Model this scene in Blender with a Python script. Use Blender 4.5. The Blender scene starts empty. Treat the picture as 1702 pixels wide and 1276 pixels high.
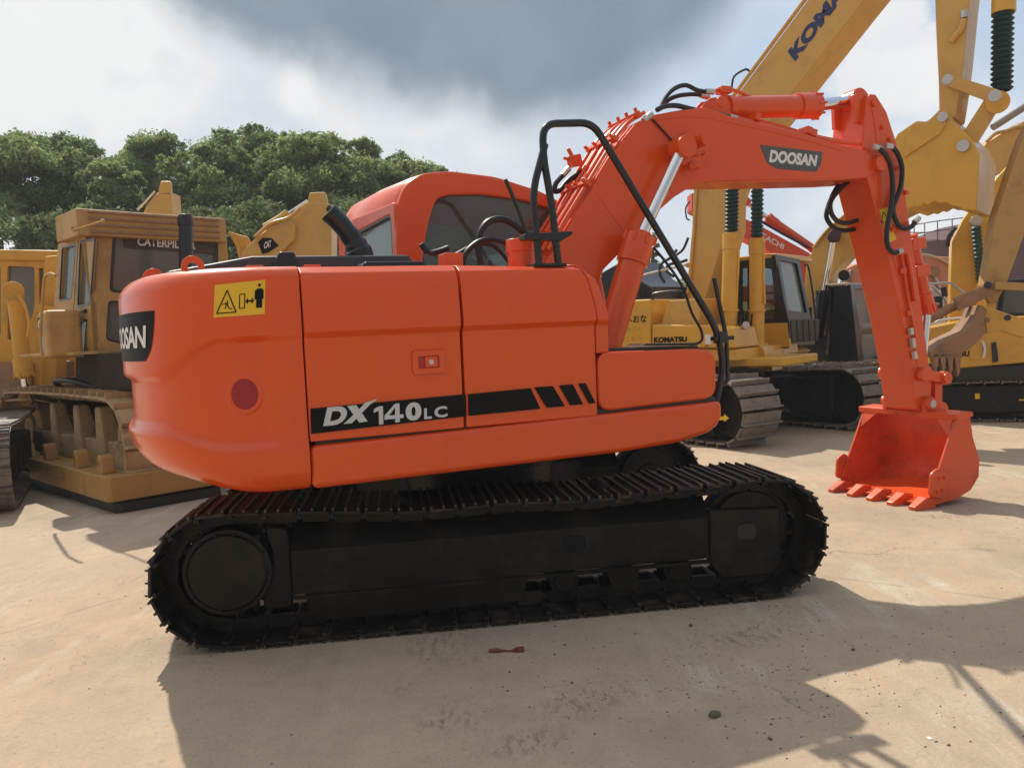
import bpy, bmesh, math, random
import numpy as np
from mathutils import Vector, Matrix
random.seed(7); rng = np.random.default_rng(7)
C = bpy.context.scene.collection
sc = bpy.context.scene
# ------------------------------------------------------------------ camera
FPX, PITCH, ROLL, EYE = 1357.0, 0.062, 0.047, 1.61
cF = Vector((0, math.cos(PITCH), -math.sin(PITCH))); _R = Vector((1, 0, 0)); _U = _R.cross(cF)
cR = math.cos(ROLL)*_R - math.sin(ROLL)*_U; cU = math.sin(ROLL)*_R + math.cos(ROLL)*_U
cd = bpy.data.cameras.new('camera'); cam = bpy.data.objects.new('camera', cd); C.objects.link(cam)
m = Matrix((cR, cU, -cF)).transposed().to_4x4(); m.translation = (0, 0, EYE); cam.matrix_world = m
cd.sensor_fit = 'HORIZONTAL'; cd.sensor_width = 36; cd.lens = 36*FPX/1702; cd.clip_start = .05; cd.clip_end = 3000
sc.camera = cam
# ------------------------------------------------------------------ light
SUN = Vector((-.45, .80, 1.0)).normalized()
sl = bpy.data.lights.new('sun', 'SUN'); sl.energy = 4.6; sl.angle = math.radians(.6); sl.color = (1, .93, .80)
so = bpy.data.objects.new('sun', sl); C.objects.link(so); so.rotation_euler = SUN.to_track_quat('Z', 'Y').to_euler(); so.location = (0, 0, 20)
sc.view_settings.view_transform = 'Standard'; sc.view_settings.look = 'None'
sc.view_settings.gamma = 1; sc.view_settings.exposure = 0.0
def pdir(x, y):
    return (cF + cR*((x-851)/FPX) - cU*((y-638)/FPX)).normalized()
W = bpy.data.worlds.new('World'); sc.world = W; W.use_nodes = True
def world():
    nt = W.node_tree; N = nt.nodes; L = nt.links; N.clear()
    def nd(t, **k):
        n = N.new(t)
        for a, b in k.items(): setattr(n, a, b)
        return n
    def mth(op, a, b=None, c=None, clamp=False):
        n = nd('ShaderNodeMath', operation=op, use_clamp=clamp)
        for i, q in enumerate((a, b, c)):
            if q is None: continue
            if hasattr(q, 'links'): L.new(q, n.inputs[i])
            else: n.inputs[i].default_value = q
        return n.outputs[0]
    def ss(v, a, b):
        n = nd('ShaderNodeMapRange', interpolation_type='SMOOTHSTEP'); L.new(v, n.inputs[0]); n.inputs[1].default_value = a; n.inputs[2].default_value = b
        return n.outputs[0]
    def mix(f, a, b):
        n = nd('ShaderNodeMix', data_type='RGBA')
        if hasattr(f, 'links'): L.new(f, n.inputs[0])
        else: n.inputs[0].default_value = f
        for i, q in ((6, a), (7, b)):
            if hasattr(q, 'links'): L.new(q, n.inputs[i])
            else: n.inputs[i].default_value = (*q, 1)
        return n.outputs[2]
    out = nd('ShaderNodeOutputWorld'); bg = nd('ShaderNodeBackground'); L.new(bg.outputs[0], out.inputs[0])
    sky = nd('ShaderNodeTexSky'); sky.sky_type = 'NISHITA'; sky.sun_disc = False
    sky.sun_elevation = math.asin(SUN.z); sky.sun_rotation = math.atan2(SUN.x, SUN.y); sky.air_density = 1.3; sky.dust_density = 3.0
    bg.inputs[1].default_value = 0.12
    K = 1/0.12
    tc = nd('ShaderNodeTexCoord'); d = tc.outputs['Generated']
    sx = nd('ShaderNodeSeparateXYZ'); L.new(d, sx.inputs[0])
    zz = mth('MAXIMUM', mth('ADD', sx.outputs[2], .22), .08)
    dv = nd('ShaderNodeVectorMath', operation='DIVIDE'); L.new(d, dv.inputs[0])
    cb = nd('ShaderNodeCombineXYZ'); [L.new(zz, cb.inputs[i]) for i in range(3)]; L.new(cb.outputs[0], dv.inputs[1])
    def noise(vec, s, det, off=(0, 0, 0), dist=0):
        mp = nd('ShaderNodeMapping'); L.new(vec, mp.inputs[0]); mp.inputs[1].default_value = off
        n = nd('ShaderNodeTexNoise'); n.inputs['Scale'].default_value = s; n.inputs['Detail'].default_value = det
        n.inputs['Roughness'].default_value = .55; n.inputs['Distortion'].default_value = dist
        L.new(mp.outputs[0], n.inputs[0]); return n.outputs[0]
    n1 = noise(dv.outputs[0], 1.1, 6, (3, 1, 0), .4); n2 = noise(d, 3.5, 6, (1, 5, 2), .3); n3 = noise(d, 9, 7, (4, 2, 7), .2)
    def lobe(px, py, rad, amp, nn=n2):          # soft cloud mass round one direction of the sky
        c = pdir(px, py); dp = nd('ShaderNodeVectorMath', operation='DOT_PRODUCT'); L.new(d, dp.inputs[0]); dp.inputs[1].default_value = c
        a = mth('ARCCOSINE', mth('MINIMUM', dp.outputs['Value'], 1.0))
        return mth('ADD', a, mth('MULTIPLY', mth('SUBTRACT', nn, .5), -amp))
    blue = mix(1.0, (0, 0, 0), (.47*K, .62*K, .84*K))
    sk = mix(.75, sky.outputs[0], blue)
    veil = ss(n1, .36, .62); n4_ = mth('ADD', mth('MULTIPLY', n2, .7), mth('MULTIPLY', n3, .3))
    # thin bright veil, thicker to the left and towards the horizon
    left = ss(sx.outputs[0], .40, -.05); low = ss(sx.outputs[2], .42, .10)
    cov = mth('MAXIMUM', mth('MULTIPLY', veil, .42), mth('MAXIMUM', mth('MULTIPLY', left, .9), mth('MULTIPLY', low, .5)))
    vcol = mix(ss(n4_, .40, .60), (.70*K, .75*K, .81*K), (.93*K, .93*K, .91*K))
    base = mix(cov, sk, vcol)
    # big grey rain cloud
    dk = None
    n4 = mth('ADD', mth('MULTIPLY', n2, .55), mth('MULTIPLY', n3, .45))
    for x, y, r0, am in ((470, -130, .135, .20), (690, -130, .185, .22), (900, -80, .185, .22), (1040, -95, .135, .14), (965, 55, .105, .18), (780, -420, .28, .25)):
        k = ss(lobe(x, y, 0, am, n4), r0+.03, r0-.045)
        dk = k if dk is None else mth('MAXIMUM', dk, k)
    dcol = mix(n3, (.13*K, .205*K, .275*K), (.25*K, .335*K, .415*K))
    base = mix(mth('MULTIPLY', dk, .9), base, dcol)
    # bright cumulus between the booms and a small one left of centre
    for (x, y, r0, r1, am) in ((1475, 90, .062, .045, .14), (1435, 130, .05, .03, .13), (1500, 130, .05, .03, .12), (1410, 225, .045, .02, .14), (490, 155, .03, .0, .09), (1500, 330, .14, .05, .2)):
        cu = ss(lobe(x, y, 0, am, n3), r0, r1)
        base = mix(mth('MULTIPLY', cu, .85), base, mix(n3, (.78*K, .80*K, .85*K), (1.0*K, .99*K, .96*K)))
    back = mth('MULTIPLY', ss(sx.outputs[1], .05, -.55), ss(sx.outputs[2], .95, .45))     # unseen darker sky, added behind the camera to cut fill light
    base = mix(mth('MULTIPLY', back, .8), base, mix(n1, (.22*K, .22*K, .22*K), (.50*K, .49*K, .47*K)))
    L.new(base, bg.inputs[0])
world()
try: sc.cycles.max_bounces = 6; sc.cycles.transparent_max_bounces = 12
except Exception: pass
# ------------------------------------------------------------------ materials
def M(name, col, rough=.5, metal=0, coat=0, var=.12, vscale=3, dirt=None, dscale=2.5, damt=.5, bump=0, bscale=40, col2=None, spec=.5):
    m = bpy.data.materials.new(name); m.use_nodes = True; nt = m.node_tree; N = nt.nodes; L = nt.links
    b = N['Principled BSDF']; b.inputs['Roughness'].default_value = rough; b.inputs['Metallic'].default_value = metal
    b.inputs['Coat Weight'].default_value = coat; b.inputs['Coat Roughness'].default_value = .12; b.inputs['Specular IOR Level'].default_value = spec
    tc = N.new('ShaderNodeTexCoord')
    n = N.new('ShaderNodeTexNoise'); n.inputs['Scale'].default_value = vscale; n.inputs['Detail'].default_value = 6; L.new(tc.outputs['Object'], n.inputs[0])
    mx = N.new('ShaderNodeMix'); mx.data_type = 'RGBA'; L.new(n.outputs[0], mx.inputs[0])
    c2 = col2 or tuple(c*(1+var) for c in col)
    mx.inputs[6].default_value = (*[c*(1-var) for c in col], 1); mx.inputs[7].default_value = (*c2, 1)
    o = mx.outputs[2]
    if dirt:
        n2 = N.new('ShaderNodeTexNoise'); n2.inputs['Scale'].default_value = dscale; n2.inputs['Detail'].default_value = 8; n2.inputs['Roughness'].default_value = .65
        L.new(tc.outputs['Object'], n2.inputs[0])
        mr = N.new('ShaderNodeMapRange'); L.new(n2.outputs[0], mr.inputs[0]); mr.inputs[1].default_value = .5; mr.inputs[2].default_value = .7; mr.inputs[4].default_value = damt
        m2 = N.new('ShaderNodeMix'); m2.data_type = 'RGBA'; L.new(mr.outputs[0], m2.inputs[0]); L.new(o, m2.inputs[6]); m2.inputs[7].default_value = (*dirt, 1); o = m2.outputs[2]
        r = N.new('ShaderNodeMapRange'); L.new(mr.outputs[0], r.inputs[0]); r.inputs[3].default_value = rough; r.inputs[4].default_value = min(1, rough+.35); L.new(r.outputs[0], b.inputs['Roughness'])
    L.new(o, b.inputs['Base Color'])
    if bump:
        nb = N.new('ShaderNodeTexNoise'); nb.inputs['Scale'].default_value = bscale; nb.inputs['Detail'].default_value = 3; L.new(tc.outputs['Object'], nb.inputs[0])
        bp = N.new('ShaderNodeBump'); bp.inputs['Strength'].default_value = bump; bp.inputs['Distance'].default_value = .01; L.new(nb.outputs[0], bp.inputs['Height']); L.new(bp.outputs[0], b.inputs['Normal'])
    return m
ORANGE = M('orange_paint', (.74, .080, .003), .29, coat=.35, var=.05, vscale=1.2, dirt=(.56, .075, .01), dscale=3, damt=.3, bump=.06, bscale=5, spec=.4)
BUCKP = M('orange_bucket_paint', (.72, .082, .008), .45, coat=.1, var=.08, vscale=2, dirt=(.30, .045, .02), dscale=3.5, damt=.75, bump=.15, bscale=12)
ORANGE_DK = M('orange_recess', (.42, .016, .012), .4, var=.05)
BLACKP = M('black_track_paint', (.007, .0055, .0045), .42, dirt=(.040, .031, .023), dscale=3.5, damt=.7, bump=.25, bscale=30, spec=.25)
SHOE = M('track_shoe_paint', (.009, .0065, .005), .45, dirt=(.085, .065, .048), dscale=9, damt=.75, bump=.4, bscale=30, spec=.3)
GROUS = M('worn_grouser_edge', (.035, .027, .022), .38, var=.3, vscale=6, dirt=(.19, .15, .11), dscale=10, damt=.85, bump=.3, spec=.5)
BLACK = M('black_gloss', (.012, .013, .016), .3, bump=.03)
RUB = M('hose_rubber', (.010, .010, .012), .45)
GREYP = M('grey_plastic', (.045, .05, .06), .4)
CHROME = M('chrome_rod', (.75, .76, .78), .12, metal=1, var=.02)
STEEL = M('steel_fitting', (.55, .53, .5), .35, metal=.7)
WHITE = M('white_letter', (.72, .72, .72), .5, var=.03)
SILVER = M('silver_letter', (.55, .56, .58), .4, var=.03)
DECALK = M('decal_black', (.006, .006, .006), .55, var=.02, spec=.15)
DECALG = M('decal_grey', (.085, .088, .085), .4, var=.05)
YSTICK = M('sticker_yellow', (.78, .48, .02), .45, var=.06)
BLUEL = M('blue_letter', (.02, .03, .12), .45, var=.05)
REDREF = M('red_reflector', (.33, .008, .012), .3, var=.04)
KYEL = M('komatsu_yellow', (.68, .37, .035), .36, coat=.3, var=.07, vscale=2, dirt=(.40, .22, .06), dscale=3, damt=.4, bump=.04, bscale=12)
KTAN = M('boom_ochre', (.62, .36, .08), .42, coat=.15, var=.07, vscale=2, dirt=(.36, .22, .08), dscale=3, damt=.4, bump=.05, bscale=14)
CATB = M('weathered_ochre', (.46, .265, .075), .55, var=.12, vscale=3, dirt=(.25, .15, .065), dscale=4, damt=.65, bump=.1, bscale=25)
CATY = M('machine_yellow', (.62, .31, .03), .5, var=.08, dirt=(.36, .21, .07), dscale=4, damt=.6, bump=.05)
HULL = M('hull_brown', (.035, .024, .018), .8, dirt=(.09, .06, .04), damt=.6, spec=.15)
BEAM = M('beam_ochre', (.38, .21, .055), .5, var=.1, dirt=(.26, .15, .06), dscale=4, damt=.6)
BROWN = M('worn_brown_steel', (.30, .16, .08), .6, var=.18, dirt=(.15, .09, .055), dscale=5, damt=.7, bump=.15)
DIRTY = M('dusty_track_steel', (.42, .27, .13), .75, var=.2, dirt=(.12, .08, .045), dscale=6, damt=.8, bump=.2)
GREYSH = M('worn_grey_steel', (.21, .175, .14), .55, var=.2, dirt=(.07, .055, .045), dscale=8, damt=.7, bump=.2)
DARKM = M('dark_frame', (.016, .016, .018), .5, dirt=(.05, .045, .04), damt=.4)
BELLOW = M('bellows_rubber', (.012, .045, .047), .5, var=.2)
HITO = M('hitachi_orange', (.62, .07, .025), .45, dirt=(.4, .1, .05), damt=.4)
PINK = M('faded_orange', (.58, .24, .15), .6, var=.1, dirt=(.4, .2, .13), damt=.5)
MAROON = M('maroon_tank', (.09, .025, .03), .6, var=.1)
def glass(name, tint=(.35, .4, .4), amt=.75, rough=.03, sky_film=.04, dcol=(.33, .34, .31)):
    m = bpy.data.materials.new(name); m.use_nodes = True; nt = m.node_tree; N = nt.nodes; L = nt.links; N.clear()
    o = N.new('ShaderNodeOutputMaterial'); t = N.new('ShaderNodeBsdfTransparent'); t.inputs[0].default_value = (*tint, 1)
    g = N.new('ShaderNodeBsdfGlossy'); g.inputs['Roughness'].default_value = rough; g.inputs[0].default_value = (.9, .95, .95, 1)
    fr = N.new('ShaderNodeFresnel'); fr.inputs[0].default_value = 1.6
    ad = N.new('ShaderNodeMath'); ad.operation = 'ADD'; L.new(fr.outputs[0], ad.inputs[0]); ad.inputs[1].default_value = 1-amt-.2; ad.use_clamp = True
    mx = N.new('ShaderNodeMixShader'); L.new(ad.outputs[0], mx.inputs[0]); L.new(t.outputs[0], mx.inputs[1]); L.new(g.outputs[0], mx.inputs[2]); df = N.new('ShaderNodeBsdfDiffuse'); df.inputs[0].default_value = (*dcol, 1); m3 = N.new('ShaderNodeMixShader'); m3.inputs[0].default_value = sky_film; L.new(mx.outputs[0], m3.inputs[1]); L.new(df.outputs[0], m3.inputs[2]); L.new(m3.outputs[0], o.inputs[0])
    return m
GLASS = glass('cab_glass', (.40, .46, .46), .78); GLASSD = glass('dark_glass', (.75, .79, .78), .80, sky_film=.15, dcol=(.28, .31, .31)); GLASSM = glass('grey_glass', (.45, .5, .48), .80, sky_film=.34, rough=.12); GLASSR = glass('rear_glass', (.6, .68, .7), .72, sky_film=.42, dcol=(.42, .50, .52))  # pale diffuse share of dark, grey and rear panes paints in reflected sky
# ------------------------------------------------------------------ geometry helpers
def ray(x, y): return cF + cR*((x-851)/FPX) - cU*((y-638)/FPX)
class Frame:
    """a machine's own axes: s forward, l to its left, z up; on/os turn a photo point on a given plane into real metres"""
    def __init__(s, x, y, az):
        s.o = Vector((x, y, 0)); s.az = az; s.u = Vector((math.cos(az), math.sin(az), 0)); s.n = Vector((-math.sin(az), math.cos(az), 0))
    def _at(s, px, py, ax, val):
        d = ray(px, py); E = Vector((0, 0, EYE)); t = (val-(E-s.o).dot(ax))/d.dot(ax); return E+d*t-s.o
    def on(s, px, py, l): P = s._at(px, py, s.n, l); return (P.dot(s.u), P.z)
    def os(s, px, py, sv): P = s._at(px, py, s.u, sv); return (P.dot(s.n), P.z)
    def p3(s, px, py, l): a, z = s.on(px, py, l); return (a, l, z)
    def q3(s, px, py, sv): l, z = s.os(px, py, sv); return (sv, l, z)
    def poly(s, pts, l): return [s.on(x, y, l) for x, y in pts]
    def polys(s, pts, sv): return [s.os(x, y, sv) for x, y in pts]
def thing(name, label, cat, F=None, loc=None, az=0, group=None):
    o = bpy.data.objects.new(name, None); C.objects.link(o); o.empty_display_size = .3
    o.location = F.o if F else loc; o.rotation_euler = (0, 0, F.az if F else az)
    o['label'] = label; o['category'] = cat
    if group: o['group'] = group
    return o
def tag(o, label, cat, group=None):
    o['label'] = label; o['category'] = cat
    if group: o['group'] = group
    return o
def obj(name, verts, faces, mat, parent=None, bevel=0, smooth=35, seg=2, loc=None):
    me = bpy.data.meshes.new(name); me.from_pydata([tuple(v) for v in verts], [], faces); me.update()
    bm = bmesh.new(); bm.from_mesh(me); bmesh.ops.recalc_face_normals(bm, faces=bm.faces); bm.to_mesh(me); bm.free()
    return fin(name, me, mat, parent, bevel, smooth, seg, loc)
def fin(name, me, mat, parent=None, bevel=0, smooth=35, seg=2, loc=None):
    o = bpy.data.objects.new(name, me); C.objects.link(o)
    for q in (mat if isinstance(mat, (list, tuple)) else [mat]): me.materials.append(q)
    if smooth:
        for p in me.polygons: p.use_smooth = True
        me.set_sharp_from_angle(angle=math.radians(smooth))
    if bevel:
        b = o.modifiers.new('bevel', 'BEVEL'); b.width = bevel; b.segments = seg; b.limit_method = 'ANGLE'; b.angle_limit = math.radians(32); b.harden_normals = True
    if parent: o.parent = parent
    if loc: o.location = loc
    return o
class MB:
    def __init__(s): s.v = []; s.f = []
    def add(s, v, f): k = len(s.v); s.v += [tuple(a) for a in v]; s.f += [tuple(i+k for i in q) for q in f]; return s
    def hexa(s, c, ax, ay, az):
        c = Vector(c); ax = Vector(ax)/2; ay = Vector(ay)/2; az = Vector(az)/2
        v = [c+i*ax+j*ay+k*az for i in (-1, 1) for j in (-1, 1) for k in (-1, 1)]
        return s.add(v, [(0, 1, 3, 2), (4, 6, 7, 5), (0, 4, 5, 1), (2, 3, 7, 6), (0, 2, 6, 4), (1, 5, 7, 3)])
    def box(s, a, b): 
        c = [(a[i]+b[i])/2 for i in range(3)]; return s.hexa(c, (b[0]-a[0], 0, 0), (0, b[1]-a[1], 0), (0, 0, b[2]-a[2]))
    def loft(s, A, B):
        n = len(A); return s.add(list(A)+list(B), [tuple(range(n))[::-1], tuple(range(n, 2*n))]+[(i, (i+1) % n, n+(i+1) % n, n+i) for i in range(n)])
    def pl(s, poly, l0, l1, poly1=None): return s.loft([(a, l0, z) for a, z in poly], [(a, l1, z) for a, z in (poly1 or poly)])
    def ps(s, poly, s0, s1): return s.loft([(s0, l, z) for l, z in poly], [(s1, l, z) for l, z in poly])
    def pz(s, poly, z0, z1): return s.loft([(a, l, z0) for a, l in poly], [(a, l, z1) for a, l in poly])
    def cyl(s, p0, p1, r0, r1=None, n=16, cap=True):
        p0 = Vector(p0); p1 = Vector(p1); r1 = r0 if r1 is None else r1; d = (p1-p0).normalized()
        a = d.orthogonal().normalized(); b = d.cross(a)
        v = [p+(a*math.cos(t)+b*math.sin(t))*r for p, r in ((p0, r0), (p1, r1)) for t in [2*math.pi*i/n for i in range(n)]]
        f = [(i, (i+1) % n, n+(i+1) % n, n+i) for i in range(n)]
        if cap: f += [tuple(range(n))[::-1], tuple(range(n, 2*n))]
        return s.add(v, f)
    def tube(s, pts, r, n=8, cr=6, cap=True):
        pts = [Vector(p) for p in pts]
        if cr and len(pts) > 2: pts = catmull(pts, cr)
        N = len(pts); rr = r if isinstance(r, (list, tuple)) else None
        a = None; rings = []
        for i, p in enumerate(pts):
            d = (pts[min(i+1, N-1)]-pts[max(i-1, 0)]).normalized()
            a = (d.orthogonal() if a is None else (a-d*a.dot(d))).normalized(); b = d.cross(a)
            ri = rr[min(len(rr)-1, int(i*len(rr)/N))] if rr else r
            rings.append([p+(a*math.cos(2*math.pi*k/n)+b*math.sin(2*math.pi*k/n))*ri for k in range(n)])
        v = [q for g in rings for q in g]; f = [(i*n+k, i*n+(k+1) % n, (i+1)*n+(k+1) % n, (i+1)*n+k) for i in range(N-1) for k in range(n)]
        if cap: f += [tuple(range(n))[::-1], tuple(range((N-1)*n, N*n))]
        return s.add(v, f)
    def bent(s, pts, r, rad=.08, n=8): return s.tube(rnd3(pts, rad), r, n, cr=0)
    def build(s, name, mat, parent=None, bevel=0, smooth=35, seg=2): return obj(name, s.v, s.f, mat, parent, bevel, smooth, seg)
def catmull(P, k):
    out = []; n = len(P)
    for i in range(n-1):
        p0 = P[max(i-1, 0)]; p1 = P[i]; p2 = P[i+1]; p3 = P[min(i+2, n-1)]
        for j in range(k):
            t = j/k; out.append(.5*((2*p1)+(p2-p0)*t+(2*p0-5*p1+4*p2-p3)*t*t+(3*p1-p0-3*p2+p3)*t**3))
    return out+[P[-1]]
def rnd3(P, rad, k=5):
    P = [Vector(p) for p in P]; out = [P[0]]
    for i in range(1, len(P)-1):
        a, b, c = P[i-1], P[i], P[i+1]; r = min(rad, (a-b).length*.45, (c-b).length*.45)
        s0 = b+(a-b).normalized()*r; s1 = b+(c-b).normalized()*r
        out += [s0*(1-t)**2+b*2*t*(1-t)+s1*t*t for t in [j/k for j in range(k+1)]]
    return out+[P[-1]]
def rnd(poly, rad, k=4):
    n = len(poly); out = []
    for i in range(n):
        a, b, c = [Vector(poly[j % n]) for j in (i-1, i, i+1)]; r = min(rad, (a-b).length*.45, (c-b).length*.45)
        s0 = b+(a-b).normalized()*r; s1 = b+(c-b).normalized()*r
        out += [tuple(s0*(1-t)**2+b*2*t*(1-t)+s1*t*t) for t in [j/k for j in range(k+1)]]
    return out
def plate(name, outer, holes, th, mat, parent, plane, val, bevel=0):
    """flat sheet with real openings; plane 'l': outline in (s,z) at lateral val; plane 's': outline in (l,z) at s=val"""
    cu = bpy.data.curves.new(name, 'CURVE'); cu.dimensions = '2D'; cu.fill_mode = 'BOTH'; cu.extrude = th/2; cu.bevel_depth = bevel; cu.bevel_resolution = 1
    for P in [outer]+holes:
        sp = cu.splines.new('POLY'); sp.points.add(len(P)-1); sp.use_cyclic_u = True
        for i, (a, b) in enumerate(P): sp.points[i].co = (a, b, 0, 1)
    t = bpy.data.objects.new('t', cu); C.objects.link(t); bpy.context.view_layer.update()
    me = bpy.data.meshes.new_from_object(t.evaluated_get(bpy.context.evaluated_depsgraph_get())); bpy.data.objects.remove(t)
    for v in me.vertices:
        x, y, z = v.co; v.co = (x, val-z, y) if plane == 'l' else (val+z, x, y)
    me.name = name; me.materials.clear(); return fin(name, me, mat, parent)
def text(body, mapf, mat, parent, name='lettering', bold=.015, shear=0, space=1, th=.002, sub=0):
    """letters as thin raised mesh; mapf(u,v,w): u,v in 0..1 of the word's own box, w height above the surface"""
    cu = bpy.data.curves.new(name, 'FONT'); cu.body = body; cu.size = 1; cu.offset = bold; cu.shear = shear; cu.space_character = space; cu.resolution_u = 4
    t = bpy.data.objects.new('t', cu); C.objects.link(t); bpy.context.view_layer.update()
    me = bpy.data.meshes.new_from_object(t.evaluated_get(bpy.context.evaluated_depsgraph_get())); bpy.data.objects.remove(t)
    bm = bmesh.new(); bm.from_mesh(me)
    if sub: 
        bmesh.ops.triangulate(bm, faces=bm.faces); bmesh.ops.subdivide_edges(bm, edges=bm.edges, cuts=sub)
    bm.to_mesh(me); bm.free()
    co = np.array([v.co[:] for v in me.vertices]); lo = co.min(0); hi = co.max(0)
    for v in me.vertices: v.co = mapf((v.co.x-lo[0])/(hi[0]-lo[0]), (v.co.y-lo[1])/(hi[1]-lo[1]), th)
    me.name = name; me.materials.clear(); return fin(name, me, mat, parent, smooth=0)
def quadmap(F, q, l, out=-1, plane='l', arc=None):
    """q = bottom-left, bottom-right, top-right, top-left of the word in the photo, on plane l"""
    if plane == 'l': P = [Vector(F.p3(x, y, l)) for x, y in q]; nrm = Vector((0, out, 0))
    else: P = [Vector(F.q3(x, y, l)) for x, y in q]; nrm = Vector((out, 0, 0))
    return lambda u, v, w: ((P[0]*(1-u)+P[1]*u)*(1-v)+(P[3]*(1-u)+P[2]*u)*v)+nrm*w
def sticker(F, pts, l, mat, parent, name='decal', th=.0015, out=-1, plane='l'):
    mb = MB()
    if plane == 'l': mb.pl(F.poly(pts, l), l+out*.0002, l+out*th)
    else: mb.ps(F.polys(pts, l), l+out*.0002, l+out*th)
    return mb.build(name, mat, parent, smooth=0)
# ---- crawler track: closed loop of shoes with grousers
def track_path(s0, s1, R, r2=None, sag=.0, ramp=None, N=400):
    r2 = r2 or R; P = []
    for i in range(60): t = -math.pi/2+math.pi*i/60; P.append((s1+R*math.cos(t), R+R*math.sin(t)))          # front
    for i in range(80):
        t = i/80; P.append((s1+(s0-s1)*t, 2*R+(2*r2-2*R)*t-sag*(math.sin(math.pi*t)**.8)*(1+.18*math.cos(t*6*math.pi))))
    for i in range(60): t = math.pi/2+math.pi*i/60; P.append((s0+r2*math.cos(t), r2+r2*math.sin(t)))
    for i in range(80): t = i/80; P.append((s0+(s1-s0)*t, 0))
    return P
def make_track(parent, s0, s1, R, l0, l1, n, mat, r2=None, sag=.03, gro=3, gh=.028, pt=.016, link=True, name='track', gap=.9, linkmat=None, gmat=None):
    P = np.array(track_path(s0, s1, R-gh, (r2 or R)-gh, sag)); P[:, 1] += gh
    D = np.linalg.norm(np.roll(P, -1, 0)-P, axis=1); cum = np.concatenate([[0], np.cumsum(D)]); T = cum[-1]; Q = np.vstack([P, P[:1]])
    def at(d): d %= T; i = np.searchsorted(cum, d, 'right')-1; i = min(i, len(P)-1); f = (d-cum[i])/max(D[i], 1e-9); return Q[i]*(1-f)+Q[i+1]*f
    mb = MB(); gb = MB() if gmat else mb; lk = MB(); pitch = T/n; w = l1-l0; lc = (l0+l1)/2
    for k in range(n):
        a = at(k*pitch-pitch*.5); b = at(k*pitch+pitch*.5); c = (a+b)/2; t = (b-a)/np.linalg.norm(b-a); o = np.array([t[1], -t[0]])
        T3 = Vector((t[0], 0, t[1])); O3 = Vector((o[0], 0, o[1])); c3 = Vector((c[0], lc, c[1]))
        j = 1+random.uniform(-.01, .01)
        mb.hexa(c3-O3*pt/2, T3*pitch*gap, (0, w*j, 0), O3*pt)
        for g in range(gro):
            q = (-.42+.84*g/(gro-1))*pitch*gap if gro > 1 else -.42*pitch*gap
            gb.hexa(c3+T3*q+O3*(gh*.5-.001), T3*.014*(1 if gro > 1 else 1.6), (0, w*j*.985, 0), O3*gh)
        if gro == 3: mb.hexa(c3-O3*(pt+.012)+T3*pitch*.42, T3*.03, (0, w*j*.96, 0), O3*.02)
        if link:
            for e in (-.085, .085): lk.hexa(c3-O3*(pt+.045)+Vector((0, e, 0)), T3*pitch*.8, (0, .03, 0), O3*.075)
            lk.cyl(c3-O3*(pt+.05)+T3*pitch*.5-Vector((0, .1, 0)), c3-O3*(pt+.05)+T3*pitch*.5+Vector((0, .1, 0)), .024, n=8)
    o = mb.build(name, mat, parent, bevel=.003, seg=1, smooth=30)
    if gmat: gb.build('grouser_bars', gmat, o, bevel=.003, seg=1, smooth=30)
    if link: lk.build('chain', linkmat or BLACKP, o, smooth=30)
    return o
def barrel(parent, p0, p1, r, mat, name='cylinder', rod=None, rodr=.04, collar=True, rodmat=None, boss=None):
    p0 = Vector(p0); p1 = Vector(p1); d = (p1-p0).normalized(); mb = MB(); mb.cyl(p0, p1, r, n=24)
    if collar:
        L_ = min(.22, (p1-p0).length*.2); mb.cyl(p1-d*L_, p1+d*.03, r*1.18, n=24); mb.cyl(p1+d*.03, p1+d*.06, r*.8, n=20)
        mb.cyl(p0-d*.005, p0+d*.05, r*1.1, n=24)
        for k in range(8):
            a = d.orthogonal().normalized(); b = d.cross(a); q = p1+(a*math.cos(k*math.pi/4)+b*math.sin(k*math.pi/4))*r*1.2; mb.cyl(q-d*.03, q+d*.045, .012, n=6)
    if boss: mb.cyl(p0-Vector((0, boss, 0)), p0+Vector((0, boss, 0)), r*.95, n=20)
    o = mb.build(name, mat, parent, bevel=.003, seg=1)
    if rod:
        q = Vector(rod); m2 = MB().cyl(p1, q, rodr, n=20); m2.build('rod', rodmat or CHROME, o)
        MB().cyl(q-Vector((0, .07, 0)), q+Vector((0, .07, 0)), rodr*1.9, n=20).build('rod_eye', mat, o, bevel=.004, seg=1)
    return o
exec_parts = []
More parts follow.
